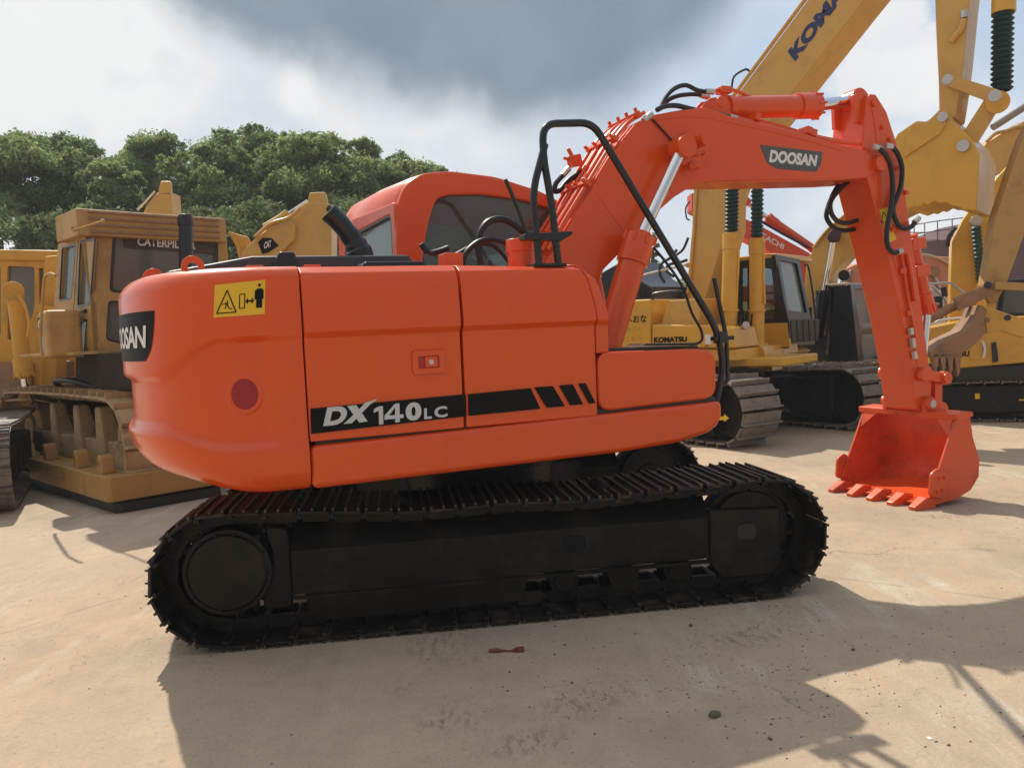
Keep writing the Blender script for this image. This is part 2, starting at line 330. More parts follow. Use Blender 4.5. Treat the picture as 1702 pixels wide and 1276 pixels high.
# ------------------------------------------------------------------ ground
def ground():
    g = 60; V = []; n = 2
    o = obj('ground', [(-400, -60, 0), (400, -60, 0), (400, 900, 0), (-400, 900, 0)], [(0, 1, 2, 3)], [], smooth=0)
    o['kind'] = 'structure'
    m = bpy.data.materials.new('dusty_concrete'); m.use_nodes = True; nt = m.node_tree; N = nt.nodes; L = nt.links; b = N['Principled BSDF']; b.inputs['Roughness'].default_value = .85; b.inputs['Specular IOR Level'].default_value = .25
    tc = N.new('ShaderNodeTexCoord').outputs['Object']
    def noise(s, det=6, r=.55, sc3=(1, 1, 1), rot=0, dist=0, off=0):
        mp = N.new('ShaderNodeMapping'); L.new(tc, mp.inputs[0]); mp.inputs[3].default_value = sc3; mp.inputs[2].default_value = (0, 0, rot); mp.inputs[1].default_value = (off, off*.7, 0)
        t = N.new('ShaderNodeTexNoise'); t.inputs['Scale'].default_value = s; t.inputs['Detail'].default_value = det; t.inputs['Roughness'].default_value = r; t.inputs['Distortion'].default_value = dist; L.new(mp.outputs[0], t.inputs[0]); return t.outputs[0]
    def mr(v, a, c, x=0, y=1):
        t = N.new('ShaderNodeMapRange'); L.new(v, t.inputs[0]); t.inputs[1].default_value = a; t.inputs[2].default_value = c; t.inputs[3].default_value = x; t.inputs[4].default_value = y; return t.outputs[0]
    def mul(a, c):
        t = N.new('ShaderNodeMath'); t.operation = 'MULTIPLY'; L.new(a, t.inputs[0])
        if hasattr(c, 'links'): L.new(c, t.inputs[1])
        else: t.inputs[1].default_value = c
        return t.outputs[0]
    def mix(f, a, c):
        t = N.new('ShaderNodeMix'); t.data_type = 'RGBA'; L.new(f, t.inputs[0])
        for i, q in ((6, a), (7, c)):
            if hasattr(q, 'links'): L.new(q, t.inputs[i])
            else: t.inputs[i].default_value = (*q, 1)
        return t.outputs[2]
    col = mix(mr(noise(.35, 5), .35, .65), (.51, .385, .262), (.45, .35, .25))
    col = mix(mul(mr(noise(1.3, 8, .6, dist=.5), .5, .68), .55), col, (.60, .45, .30))
    col = mix(mul(mr(noise(.8, 8, .65, off=11), .52, .72), .6), col, (.30, .245, .19))
    def spot(x, y, rx, ry, rot, wob=.5):
        mp = N.new('ShaderNodeMapping'); mp.vector_type = 'TEXTURE'; L.new(tc, mp.inputs[0]); mp.inputs[1].default_value = (x, y, 0); mp.inputs[2].default_value = (0, 0, rot); mp.inputs[3].default_value = (rx, ry, 1)
        ln = N.new('ShaderNodeVectorMath'); ln.operation = 'LENGTH'; L.new(mp.outputs[0], ln.inputs[0]); a = N.new('ShaderNodeMath'); a.operation = 'MULTIPLY_ADD'; L.new(noise(3, 6, .6, off=x), a.inputs[0]); a.inputs[1].default_value = -wob*2.5; L.new(ln.outputs[1+0 if False else 'Value'], a.inputs[2])
        return mr(a.outputs[0], 1-wob*1.25, .35-wob*1.25)
    def mx_(a, c):
        t = N.new('ShaderNodeMath'); t.operation = 'MAXIMUM'; L.new(a, t.inputs[0]); L.new(c, t.inputs[1]); return t.outputs[0]
    streak = mul(mr(noise(5, 8, .72, (1, .16, 1), rot=.9, off=3), .50, .62), mx_(mr(noise(.45, 3, off=6), .52, .64), mx_(spot(.7, 3.62, .5, .25, .3), spot(2.4, 4.9, .8, .3, .4))))
    col = mix(mul(streak, .7), col, (.66, .59, .48))
    scuff = mul(mr(noise(26, 8, .78, (1, .4, 1), rot=.7, off=8), .50, .56), mx_(mr(noise(.7, 3, off=21), .62, .70), mx_(mx_(spot(.0, 3.12, .22, .14, .3), mx_(spot(.25, 3.45, .3, .16, .5), spot(1.2, 4.15, .4, .2, .4))), mx_(spot(2.2, 6.75, .6, .16, .05), spot(3.3, 6.4, .45, .13, 0)))))
    col = mix(mul(scuff, .62), col, (.15, .115, .085))
    spots = mul(mr(noise(26, 2, .5, off=4), .64, .70), mr(noise(1.1, 4, off=33), .45, .62))
    col = mix(mul(spots, .7), col, (.12, .09, .07))
    fine = noise(60, 5, .7)
    col = mix(mul(mr(noise(6, 7, .65, off=40), .48, .64), .35), col, (.36, .285, .21))
    col = mix(mul(mr(noise(2.4, 7, .7, (1, .3, 1), rot=.75, off=50), .52, .66), .4), col, (.58, .47, .34))
    col = mix(mul(mr(fine, .35, .7), .34), col, (.27, .205, .15))
    # slab joints and hairline cracks
    def bandline(rot, per, w):
        mp = N.new('ShaderNodeMapping'); L.new(tc, mp.inputs[0]); mp.inputs[2].default_value = (0, 0, rot)
        sp = N.new('ShaderNodeSeparateXYZ'); L.new(mp.outputs[0], sp.inputs[0])
        a = N.new('ShaderNodeMath'); a.operation = 'PINGPONG'; L.new(sp.outputs[0], a.inputs[0]); a.inputs[1].default_value = per; return mr(a.outputs[0], 0, w, 1, 0)
    for rot in (.62, .62+math.pi/2): col = mix(mul(mul(bandline(rot, 2.6, .015), mr(noise(5, 4, off=2), .35, .6)), .55), col, (.17, .13, .10))
    vo = N.new('ShaderNodeTexVoronoi'); vo.feature = 'DISTANCE_TO_EDGE'; vo.inputs['Scale'].default_value = .45
    wp = N.new('ShaderNodeVectorMath'); wp.operation = 'ADD'; L.new(tc, wp.inputs[0]); tn = N.new('ShaderNodeTexNoise'); tn.inputs['Scale'].default_value = 2; tn.inputs['Detail'].default_value = 6; L.new(tc, tn.inputs[0]); L.new(tn.outputs[1], wp.inputs[1]); L.new(wp.outputs[0], vo.inputs[0])
    col = mix(mul(mul(mr(vo.outputs[0], 0, .006, 1, 0), mr(noise(.6, 3, off=17), .5, .6)), .6), col, (.16, .12, .09))
    L.new(col, b.inputs['Base Color'])
    h = N.new('ShaderNodeMath'); h.operation = 'ADD'; L.new(mul(noise(35, 8, .7), .6), h.inputs[0]); L.new(mul(noise(4, 6, .6, off=9), 1.0), h.inputs[1])
    bp = N.new('ShaderNodeBump'); bp.inputs['Strength'].default_value = .6; bp.inputs['Distance'].default_value = .016; L.new(h.outputs[0], bp.inputs['Height']); L.new(bp.outputs[0], b.inputs['Normal'])
    o.data.materials.append(m)
ground()
# ------------------------------------------------------------------ the orange excavator
U = Frame(-.257, 5.70, .388); T = Frame(-.257, 5.70, .138)
def proj(P):
    d = Vector(P)-Vector((0, 0, EYE)); z = d.dot(cF); return 851+FPX*d.dot(cR)/z, 638-FPX*d.dot(cU)/z
def sst(x, a, b): t = max(0, min(1, (x-a)/(b-a))); return t*t*(3-2*t)
CWN = 3.1; _c = []
for i in range(601):
    ph = -math.pi/2+math.pi*i/600; _c.append((-1.335-.865*max(0, math.cos(ph))**(2/CWN), 1.235*math.copysign(abs(math.sin(ph))**(2/CWN), math.sin(ph))))
_c = np.array(_c); _d = np.concatenate([[0], np.cumsum(np.linalg.norm(np.diff(_c, axis=0), axis=1))]); CWL = _d[-1]
def cwpt(a, z, off=0):
    """counterweight skin: a = metres along its plan outline from the near seam, z height, off = metres above the paint"""
    a = min(max(a, 0), CWL); e = .012
    p = np.array([np.interp(a, _d, _c[:, k]) for k in (0, 1)]); q0 = np.array([np.interp(max(a-e, 0), _d, _c[:, k]) for k in (0, 1)]); q1 = np.array([np.interp(min(a+e, CWL), _d, _c[:, k]) for k in (0, 1)])
    t = (q1-q0); t /= np.linalg.norm(t); n = np.array([-t[1], t[0]])
    if np.dot(n, p-np.array([-1.3, 0])) < 0: n = -n
    rear = sst(-p[0], 1.5, 2.15); zb = .87+.07*rear; zt = 1.995
    rb = .12+.17*rear; rt = .07+.05*rear; ins = 0
    if z < zb+rb: x = 1-(z-zb)/rb; ins += (1-math.sqrt(max(0, 1-x*x)))*rb*.85
    if z > zt-rt: x = 1-(zt-z)/rt; ins += (1-math.sqrt(max(0, 1-x*x)))*rt*1.2
    am = min(a, CWL-a); k = sst(am, .38, .78)
    zu = 1.645-.175*k; zl = 1.115+.095*k
    r = sst(z, zl-.03, zl+.035)*(1-sst(z, zu-.025, zu+.012))
    seam = sst(am, .10, .22)
    ins += .036*r*(.40+.60*seam) + .02*(1-sst(z, zl-.14, zl+.05))*0
    P = p-n*(ins-off); return Vector((P[0], P[1], z))
def cwinv(px, py):
    best = None
    def pr(a, z): v = cwpt(a, z); return proj(U.o+U.u*v.x+U.n*v.y+Vector((0, 0, v.z)))
    for i in range(60):
        for j in range(30):
            a = CWL*.55*i/59; z = .9+1.08*j/29; q = pr(a, z); e = (q[0]-px)**2+(q[1]-py)**2
            if best is None or e < best[0]: best = (e, a, z)
    _, a, z = best; st = .03
    for _i in range(40):
        for da, dz in ((st, 0), (-st, 0), (0, st), (0, -st)):
            q = pr(a+da, z+dz); e = (q[0]-px)**2+(q[1]-py)**2
            if e < best[0]: best = (e, a+da, z+dz)
        if (a, z) == best[1:]: st /= 2
        a, z = best[1:]
    return a, z
EX = thing('excavator', 'shiny orange excavator on black crawler tracks, parked side-on in the foreground', 'excavator', U)
dT = T.az-U.az
def rotT(o): o.rotation_euler.z = dT; return o
def counterweight():
    NA, NZ = 150, 84; v = []; f = []
    for j in range(NZ+1):
        for i in range(NA+1):
            a = CWL*i/NA; p = cwpt(a, 1.0); rear = sst(-np.interp(a, _d, _c[:, 0]), 1.5, 2.15); zb = .87+.07*rear
            t = j/NZ; t = t+.035*math.sin(2*math.pi*t)*-1; v.append(cwpt(a, zb+(1.995-zb)*min(1, max(0, t))))
    for j in range(NZ):
        for i in range(NA): k = j*(NA+1)+i; f.append((k, k+1, k+NA+2, k+NA+1))
    # lids and inner face
    b0 = list(range(NA+1)); t0 = [NZ*(NA+1)+i for i in range(NA+1)]
    f.append(tuple(b0[::-1])); f.append(tuple(t0))
    f.append(tuple([j*(NA+1) for j in range(NZ+1)]+[j*(NA+1)+NA for j in range(NZ, -1, -1)]))
    o = obj('counterweight', v, f, ORANGE, EX, smooth=40)
    def disc(name, a, z, ra, rz, off, mat, ring=0):
        n = 32; vv = [cwpt(a, z, off)]+[cwpt(a+ra*math.cos(2*math.pi*i/n), z+rz*math.sin(2*math.pi*i/n), off) for i in range(n)]
        obj(name, vv, [(0, 1+i, 1+(i+1) % n) for i in range(n)], mat, o)
    a, z = cwinv(407, 655)
    # pressed rim round the reflector
    mb = MB(); n = 40; R1 = .088; prof = ((1.28, 0), (1.12, .007), (1.0, .006), (.9, .001)); vv = []
    for r, h in prof: vv += [cwpt(a+R1*.83*r*math.cos(2*math.pi*i/n), z+R1*.92*r*math.sin(2*math.pi*i/n), h) for i in range(n)]
    obj('reflector_rim', vv, [(k*n+i, k*n+(i+1) % n, (k+1)*n+(i+1) % n, (k+1)*n+i) for k in range(3) for i in range(n)], ORANGE, o)
    disc('round_reflector', a, z, .064, .078, .0025, REDREF)
    def patch(name, q, mat, off=.002, nu=14, nv=8, rc=0, shape=None):
        Q = [cwinv(*p) for p in q] if len(q[0]) == 2 and q[0][0] > 20 else q
        def uv(u, v_, w=off): A = [(Q[0][k]*(1-u)+Q[1][k]*u)*(1-v_)+(Q[3][k]*(1-u)+Q[2][k]*u)*v_ for k in (0, 1)]; return cwpt(A[0], A[1], w)
        vv = [uv(i/nu, j/nv) for j in range(nv+1) for i in range(nu+1)]; ff = [(j*(nu+1)+i, j*(nu+1)+i+1, (j+1)*(nu+1)+i+1, (j+1)*(nu+1)+i) for j in range(nv) for i in range(nu)]
        if shape: vv = [uv(*shape(i/nu, j/nv)) for j in range(nv+1) for i in range(nu+1)]
        return obj(name, vv, ff, mat, o), uv
    # warning sticker
    st, uv = patch('warning_sticker', [(355, 528), (440, 522), (441, 465), (357, 474)], YSTICK)
    mb = MB()
    def stroke(P, w=.012, off=.0035):
        for (u0, v0), (u1, v1) in zip(P[:-1], P[1:]):
            dx, dy = u1-u0, v1-v0; l = math.hypot(dx*1.45, dy)+1e-6; nx, ny = -dy/l*w/1.45, dx*1.45/l*w
            mb.add([uv(u0+nx, v0+ny, off), uv(u0-nx, v0-ny, off), uv(u1-nx, v1-ny, off), uv(u1+nx, v1+ny, off)], [(0, 1, 2, 3)])
    stroke([(.06, .12), (.25, .80), (.44, .12), (.06, .12), (.25, .80)], .018); stroke([(.16, .38), (.25, .42), (.30, .25), (.36, .22)], .014); stroke([(.25, .42), (.22, .24)], .014)
    stroke([(.26, .5), (.27, .3)], .014); stroke([(.50, .22), (.50, .64), (.60, .64), (.60, .22), (.50, .22)], .014); stroke([(.62, .42), (.77, .42)], .025)
    for a_, b_ in (((.62, .42), .045), ((.78, .42), -.045)):
        for k in range(5): stroke([(a_[0]+b_*(k/5), a_[1]-.10*k/5), (a_[0]+b_*(k/5), a_[1]+.10*k/5)], .013)
    stroke([(.86, .20), (.86, .76)], .05); stroke([(.91, .20), (.91, .76)], .05); stroke([(.81, .45), (.815, .72)], .026); stroke([(.955, .45), (.95, .72)], .026)
    hv = [uv(.885+.028*math.cos(t), .86+.05*math.sin(t), .0035) for t in [2*math.pi*i/12 for i in range(12)]]; mb.add(hv, [tuple(range(12))])
    mb.build('pictogram', DECALK, o, smooth=0)
    # name plate and maker's word
    a1, z1 = cwinv(257, 516); a2, z2 = cwinv(245, 578); zt0 = z1; zb0 = z1-.245
    aL = 2.0; 
    def shp(u, v_):
        lo = .5-.5*(1-.16*(1-v_)*1.0); return (min(max(u, .0)+0, 1)*(1-.07*(1-v_)), v_)
    aC = CWL*.5
    
    def pxa(a, z=1.6): v = cwpt(a, z); return proj(U.o+U.u*v.x+U.n*v.y+Vector((0, 0, v.z)))[0]
    aS = min((pxa(CWL*.25+CWL*.4*i/200), CWL*.25+CWL*.4*i/200) for i in range(201))[1]
    word1 = a1+.07; word0 = word1+(aS-word1)*6/5.7; aC = aS-.38+(aS-a1)*.45
    pl, uv2 = patch('name_plate', [(aC+.38, zb0), (a1-.0, zb0), (a1-.0, zt0), (aC+.38, zt0)], DECALK, .003, 40, 8, shape=lambda u, v_: (u*(1-.055*(1-v_)**1.3-.05*(1-v_)**6), v_))
    text('DOOSAN', lambda u, v_, w: cwpt(word0+(word1-word0)*u+0*v_, zb0+.065+.112*v_, .006), WHITE, o, bold=.03, shear=.15, space=.92, sub=1)
    # lifting eyes on top
    for px, py in ((321, 447), (256, 462)):
        c = U.p3(px, py+8, -1.0 if px > 300 else -.6) ; c = Vector((c[0], c[1], 2.0))
        ee = MB(); n = 20; r0, r1 = .055, .024; th = .018; cz = 2.012 if px > 300 else 1.988
        vv = []
        for y in (-th, th):
            for r in (r0, r1): vv += [(c.x+r*math.cos(2*math.pi*i/n), c.y+y, cz+r*math.sin(2*math.pi*i/n)) for i in range(n)]
        ff = []
        for i in range(n):
            j = (i+1) % n; ff += [(i, j, n+j, n+i), (2*n+i, 3*n+i, 3*n+j, 2*n+j), (i, 2*n+i, 2*n+j, j), (n+i, n+j, 3*n+j, 3*n+i)]
        ee.add(vv, ff).build('lifting_eye', ORANGE, o, bevel=.004)
counterweight()
def house():
    side = [(-1.225, 1.115), (-1.232, 1.60), (-1.236, 1.632), (-1.262, 1.662), (-1.262, 1.72), (-1.245, 1.90), (-1.222, 1.955), (-1.17, 1.988), (-1.05, 2.0), (-1.05, 1.115)]
    gap = .008
    d1 = MB().ps(side, -1.335+gap, -.512).build('engine_door', ORANGE, EX, bevel=.006)
    # pump door, leaning front edge, rounded top front corner
    s_front = lambda z: .300-.0*(z-1.1) if z < 1.66 else .300-.10*((z-1.66)/.34)**2.6
    v = []; secs = [(0, lambda z: -.498), (1, s_front)]
    A = [(-.498, l, z) for l, z in side]; B = [(s_front(z), l, z-(.02 if z > 1.97 else 0)) for l, z in side]
    d2 = MB().loft(A, B).build('pump_door', ORANGE, EX, bevel=.006)
    # front corner strip wrapping round
    ss = lambda z: s_front(z)+gap
    A = [(ss(z), l, z) for l, z in side]; B = [(ss(z)+(.09 if z < 1.6 else .09-.05*((z-1.6)/.4)), l+.012, z-(.03 if z > 1.9 else 0)) for l, z in side]
    A = [(a, l, max(z, 1.47)) for a, l, z in A]; B = [(a, l, max(z, 1.47)) for a, l, z in B]
    MB().loft(A, B).build('corner_panel', ORANGE, EX, bevel=.012)
    # latch
    P = U.poly([(687, 622), (738, 616), (737, 579), (686, 584)], -1.232)
    s0, s1 = P[0][0], P[1][0]; z0, z1 = P[0][1], P[3][1]; c = ((s0+s1)/2, (z0+z1)/2)
    fr = plate('latch_frame', rnd([(s0, z0), (s1, z0), (s1, z1), (s0, z1)], .015), [rnd([(s0+.025, z0+.025), (s1-.025, z0+.025), (s1-.025, z1-.025), (s0+.025, z1-.025)], .01)], .012, ORANGE, d1, 'l', -1.237, bevel=.003)
    MB().box((s0+.028, -1.236, z0+.028), (s1-.028, -1.2285, z1-.028)).build('latch_recess', ORANGE_DK, d1)
    MB().box((s0+.065, -1.246, z0+.032), (s1-.035, -1.232, z1-.032)).build('latch_handle', ORANGE, d1, bevel=.004)
    MB().cyl((c[0]+.012, -1.25, c[1]), (c[0]+.012, -1.24, c[1]), .014).build('lock', STEEL, d1)
    # black stripe and lettering
    def stripe(pts, par): return sticker(U, pts, -1.2335, DECALK, par, 'stripe', th=.0022)
    q1 = [(517, 721), (775, 691.5), (774, 655), (516, 679)]
    sticker(U, q1, -1.2325, DECALK, d1, 'stripe', th=.0022)
    for q in ([(779, 691), (898, 679), (882, 645), (778, 655)], [(909, 677.5), (939, 675), (919, 641.5), (888, 643.5)], [(948, 673.5), (969, 671.5), (952, 638.5), (929, 640.5)], [(979, 670.5), (990, 669.5), (973, 636.5), (961, 637.5)]):
        sticker(U, q, -1.2325, DECALK, d2, 'stripe', th=.0022)
    Lf = -1.2350
    text('D', quadmap(U, [(537, 708), (573, 705), (580, 673), (544, 677)], Lf), SILVER, d1, bold=.05, th=.001)
    mb = MB()
    for P in ([(571, 704.5), (585, 703), (613, 674), (628, 662), (607, 669), (596, 681)], [(577, 674.5), (592, 673), (611, 700), (597, 702)]):
        mb.pl(U.poly(P, Lf), Lf, Lf-.001-.0006*(len(P) == 4))
    mb.build('lettering', SILVER, d1, smooth=0)
    for ch, xa, xb, y0, y1 in (('0', 674, 701, 700, 669.5), ('L', 705, 718, 696.5, 678.5), ('C', 722, 744, 694.5, 676)):
        k_ = -.09*(xb-xa); text(ch, quadmap(U, [(xa, y0), (xb, y0+k_), (xb-1, y1+k_), (xa, y1)], Lf), SILVER, d1, bold=.05 if ch in '40' else .035, th=.001)
    q4 = quadmap(U, [(639, 703.5), (671, 700.5), (670, 669.5), (639, 672.5)], Lf); P4 = lambda pts, h: [q4(u, v, h) for u, v in pts]
    for k, pts in enumerate(([(.56, 0), (.80, 0), (.80, 1), (.56, 1)], [(0, .20), (1, .20), (1, .40), (0, .40)], [(0, .30), (.0, .42), (.56, 1), (.72, 1), (.22, .38), (.22, .30)])):
        MB().loft(P4(pts, .0004+.0003*k), P4(pts, .0009+.0003*k)).build('lettering', SILVER, d1, smooth=0)
    MB().pl(U.poly([(630, 705.5), (637, 705), (636.5, 674.5), (629, 675.3), (621, 680), (621.5, 686), (629.5, 682)], Lf), Lf, Lf-.001).build('lettering', SILVER, d1, smooth=0)
    # deck skirt
    sk = [(-1.33, .875), (.45, .885), (.85, .905), (1.06, .945), (1.13, .985), (1.165, 1.04), (1.165, 1.135), (-1.33, 1.095)]
    MB().pl(sk, -1.238, -.9).build('deck_skirt', ORANGE, EX, bevel=.035, seg=4)
    MB().pl([(-1.33, .95), (1.1, .97), (1.1, 1.10), (-1.33, 1.09)], -.9, 1.2).build('deck_frame', DARKM, EX)
    MB().pl([(-1.3, 1.09), (1.14, 1.12), (1.14, 1.16), (-1.3, 1.13)], -1.2, -.9).build('deck_seal', DARKM, EX)
    # fuel / tool box at the front
    MB().pl(rnd([(.312, 1.135), (1.13, 1.155), (1.135, 1.44), (1.0, 1.465), (.312, 1.478)], .09, 6), -1.226, -.55).build('tool_box', ORANGE, EX, bevel=.018, seg=4)
    MB().pl([(.36, 1.474), (1.06, 1.455), (1.06, 1.478), (.36, 1.498)], -1.15, -.60).build('anti_slip_plate', BLACK, EX, bevel=.004)
    MB().pl([(.63, 1.50), (1.02, 1.482), (1.02, 1.50), (.66, 1.512)], -1.2, -1.0).build('step_plate', BLACK, EX, bevel=.004)
    # inner body, hood
    MB().pl([(-1.36, 1.1), (.28, 1.1), (.28, 1.95), (-1.36, 1.95)], -1.06, 1.18).build('engine_bay', ORANGE, EX, bevel=.03)
    h = MB().pl([(-2.02, 1.93), (-1.93, 2.02), (-1.72, 2.055), (-1.5, 2.095), (-.62, 2.095), (-.50, 1.9), (-2.02, 1.9)], -.70, .95).build('engine_hood', GREYP, EX, bevel=.03, seg=3)
    MB().pl([(-1.42, 2.0), (-1.36, 2.115), (-1.28, 2.115), (-1.24, 2.0)], -.74, .5).build('hood_vent', BLACK, h, bevel=.015)
    for s_ in (-1.55, -1.25, -.95): MB().pl([(s_, 1.99), (s_+.09, 1.99), (s_+.09, 2.03), (s_, 2.03)], -.86, -.78).build('hinge', ORANGE, h, bevel=.004)
    MB().pl([(-1.0, 1.95), (-.95, 2.03), (-.62, 2.03), (-.58, 1.95)], -1.0, -.6).build('hood_step', BLACK, EX, bevel=.01)
    # exhaust elbow with raked mouth
    ex = [U.p3(x, y, -.45) for x, y in ((603, 445), (597, 420), (586, 398), (568, 374), (546, 352))]
    MB().tube(ex, [.085, .08, .07, .062, .058, .058, .06], n=20, cr=6).build('exhaust_elbow', BLACK, EX)
    # filler neck, valve block
    P = U.p3(868, 440, -.9); Pz = U.p3(868, 398, -.9)[2]
    MB().cyl((P[0], P[1], 1.95), (P[0], P[1], Pz-.03), .085, n=24).cyl((P[0], P[1], Pz-.075), (P[0], P[1], Pz), .094, n=24).build('filler_neck', ORANGE, EX, bevel=.006)
    P = U.p3(753, 440, -1.0); MB().box((P[0]-.055, -1.02, 1.95), (P[0]+.055, -.9, P[2]+.065)).build('bracket', ORANGE, EX, bevel=.006)
    # hoses behind the hood edge
    for pts, r, l in (([(768, 445), (775, 420), (800, 400), (835, 402), (865, 425)], .017, -.7), ([(800, 440), (795, 400), (808, 372), (830, 364), (850, 370), (875, 388), (905, 395)], .022, -.62), ([(735, 440), (755, 425), (790, 408), (820, 408), (850, 440)], .014, -.55), ([(700, 405), (712, 420), (728, 418), (745, 412)], .018, -.5)):
        MB().tube([U.p3(x, y, l) for x, y in pts], r, cr=6).build('hose', RUB, EX)
    MB().tube([U.p3(840, 298, -.95), U.p3(862, 350, -.95), U.p3(878, 398, -.95)], .012).build('antenna_rod', BLACK, EX)
house()
def cab():
    l0, l1, sb = .20, 1.32, -.45
    prof = [(-.56, 1.98), (-.545, 2.30), (-.50, 2.53), (-.42, 2.66), (-.28, 2.735), (-.05, 2.755), (.3, 2.725), (.65, 2.63), (.88, 2.52), (1.02, 2.38), (1.15, 2.0), (1.2, 1.5), (1.2, 1.1), (-.5, 1.1)]
    low = [(-.56, 2.0), (-.56, 1.1), (1.2, 1.1), (1.2, 1.5), (1.16, 1.95), (1.1, 1.95), (1.08, 1.2), (-.5, 1.2), (-.5, 2.0)]
    # roof shell (thick band) with soft edges
    top = [(-.45, 1.98), (-.445, 2.30), (-.425, 2.52), (-.37, 2.65), (-.26, 2.73), (-.05, 2.755), (.3, 2.725), (.65, 2.63), (.88, 2.52), (.99, 2.40)]
    inn = [(a*.93+.01, z-.075) for a, z in top][::-1]
    w = U.poly([(697, 440), (699, 415), (706, 375), (716, 340), (724, 326), (745, 320), (800, 319), (870, 329), (905, 340), (960, 362)], l0)
    win = w+[(.93, 2.1), (.93, 1.75), (-.30, 1.75)]
    roofp = [(-.45, 1.25)]+top+[(1.12, 2.0), (1.19, 1.6), (1.19, 1.12), (-.5, 1.12)]
    far = [(-.30, 1.6), (-.30, 2.2), (-.2, 2.52), (.1, 2.58), (.6, 2.48), (.86, 2.3), (1.02, 1.9), (1.05, 1.3), (.2, 1.3), (.15, 1.6)]
    bd = plate('cab_side', rnd(roofp, .06), [rnd(win, .03)], .03, ORANGE, EX, 'l', l0+.015, bevel=.02)
    g = MB().pl(w+[(.93, 2.1), (.93, 1.75), (-.30, 1.75)], l0+.03, l0+.036).build('side_window', GLASSD, bd)
    # dark rubber surround
    win2 = [(a+(.0), z) for a, z in win]; cx = sum(a for a, z in win)/len(win); cz = sum(z for a, z in win)/len(win)
    plate('window_seal', rnd(win, .03), [rnd([(cx+(a-cx)*.955, cz+(z-cz)*.93) for a, z in win], .03)], .008, BLACK, bd, 'l', l0+.012)
    b2 = plate('cab_side', rnd(roofp, .06), [rnd(far, .04)], .03, ORANGE, EX, 'l', l1-.015, bevel=.012)
    MB().pl(far, l1-.03, l1-.036).build('side_window', GLASS, b2)
    # roof: cross-section rounded, swept along the profile
    n = len(top); v = []; cs = [(0, -.05), (0.0, -.02), (.02, .0), (.06, .018), (.5, .03), (.94, .018), (.98, 0), (1, -.02), (1, -.05)]
    tp = catmull([Vector((a, z)) for a, z in top], 5); tp2 = []
    for i, p in enumerate(tp):
        t = (tp[min(i+1, len(tp)-1)]-tp[max(i-1, 0)]).normalized(); nn = Vector((-t.y, t.x))
        k = (nn if nn.dot(p-Vector((.1, 1.9))) > 0 else -nn)
        for y, h in cs: q = p+k*h*1.0; v.append((q.x, l0+(l1-l0)*y, q.y))
        for y in (1, 0): q = p-k*.07; v.append((q.x, l0+(l1-l0)*y, q.y))
    m_ = len(cs)+2; R = len(tp)
    keep = [i for i in range(R)]
    # the roof band starts above the rear window
    i0 = next(i for i, p in enumerate(tp) if p.y > 2.50)
    v = v[i0*m_:]; R -= i0
    f = [(i*m_+k, i*m_+(k+1) % m_, (i+1)*m_+(k+1) % m_, (i+1)*m_+k) for i in range(R-1) for k in range(m_)]+[tuple(range(m_)), tuple(range((R-1)*m_, R*m_))]
    RF = obj('cab_roof', v, f, ORANGE, EX, smooth=50)
    # rear wall with window; slight forward lean
    rw = [(l0+.005, 1.2), (l0+.005, 2.54), (l1-.005, 2.54), (l1-.005, 1.2)]
    wi = [(l0+.06, 1.9), (l0+.05, 2.49), (l1-.12, 2.43), (l1-.09, 1.9)]
    rp = plate('cab_rear', rnd(rw, .03), [rnd(wi, .06)], .04, ORANGE, EX, 's', -.43, bevel=.012)
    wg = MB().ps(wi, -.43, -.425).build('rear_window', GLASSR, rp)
    ws = plate('window_seal', rnd([(l0+.055, 1.895), (l0+.045, 2.495), (l1-.115, 2.435), (l1-.085, 1.895)], .06), [rnd([(l0+.085, 1.91), (l0+.075, 2.465), (l1-.145, 2.405), (l1-.115, 1.91)], .05)], .01, BLACK, rp, 's', -.453)
    for o in (rp, wg, ws, b2, RF):            # the rear wall runs slightly back towards the door side
        for v in o.data.vertices: v.co.x -= max(0, v.co.y-l0)*.16*max(0, min(1, -v.co.x/.4+.1))
    # front posts, floor, seat, levers
    for l in (l0+.04, l1-.04): MB().tube([(.95, l, 2.44), (1.08, l, 2.1), (1.17, l, 1.6), (1.17, l, 1.15)], .035).build('front_post', BLACK, EX)
    MB().pl([(.97, 2.40), (1.1, 2.05), (1.16, 1.6), (1.165, 1.6), (1.105, 2.05), (.975, 2.40)], l0+.06, l1-.06).build('windscreen', GLASS, EX)
    MB().box((-.5, l0+.04, 1.15), (1.15, l1-.04, 1.22)).build('cab_floor', DARKM, EX)
    st = MB().pl(rnd([(-.18, 1.55), (.32, 1.6), (.32, 1.72), (-.12, 1.7), (-.26, 2.22), (-.36, 2.2)], .04), l0+.28, l0+.74).build('seat', DARKM, EX, bevel=.03)
    MB().pl(rnd([(-.27, 2.24), (-.30, 2.42), (-.37, 2.42), (-.36, 2.24)], .03), l0+.38, l0+.64).build('headrest', DARKM, st, bevel=.02)
    for l in (l0+.16, l0+.86): MB().box((-.15, l-.06, 1.5), (.35, l+.06, 1.78)).tube([(.25, l, 1.78), (.30, l, 1.93), (.33, l, 2.0)], .015).build('control_console', DARKM, EX, bevel=.01)
    MB().tube([(.62, l0+.02, 2.30), (.66, l0-.02, 2.2), (.70, l0-.04, 2.08)], .008).build('wiper', BLACK, EX)
cab()
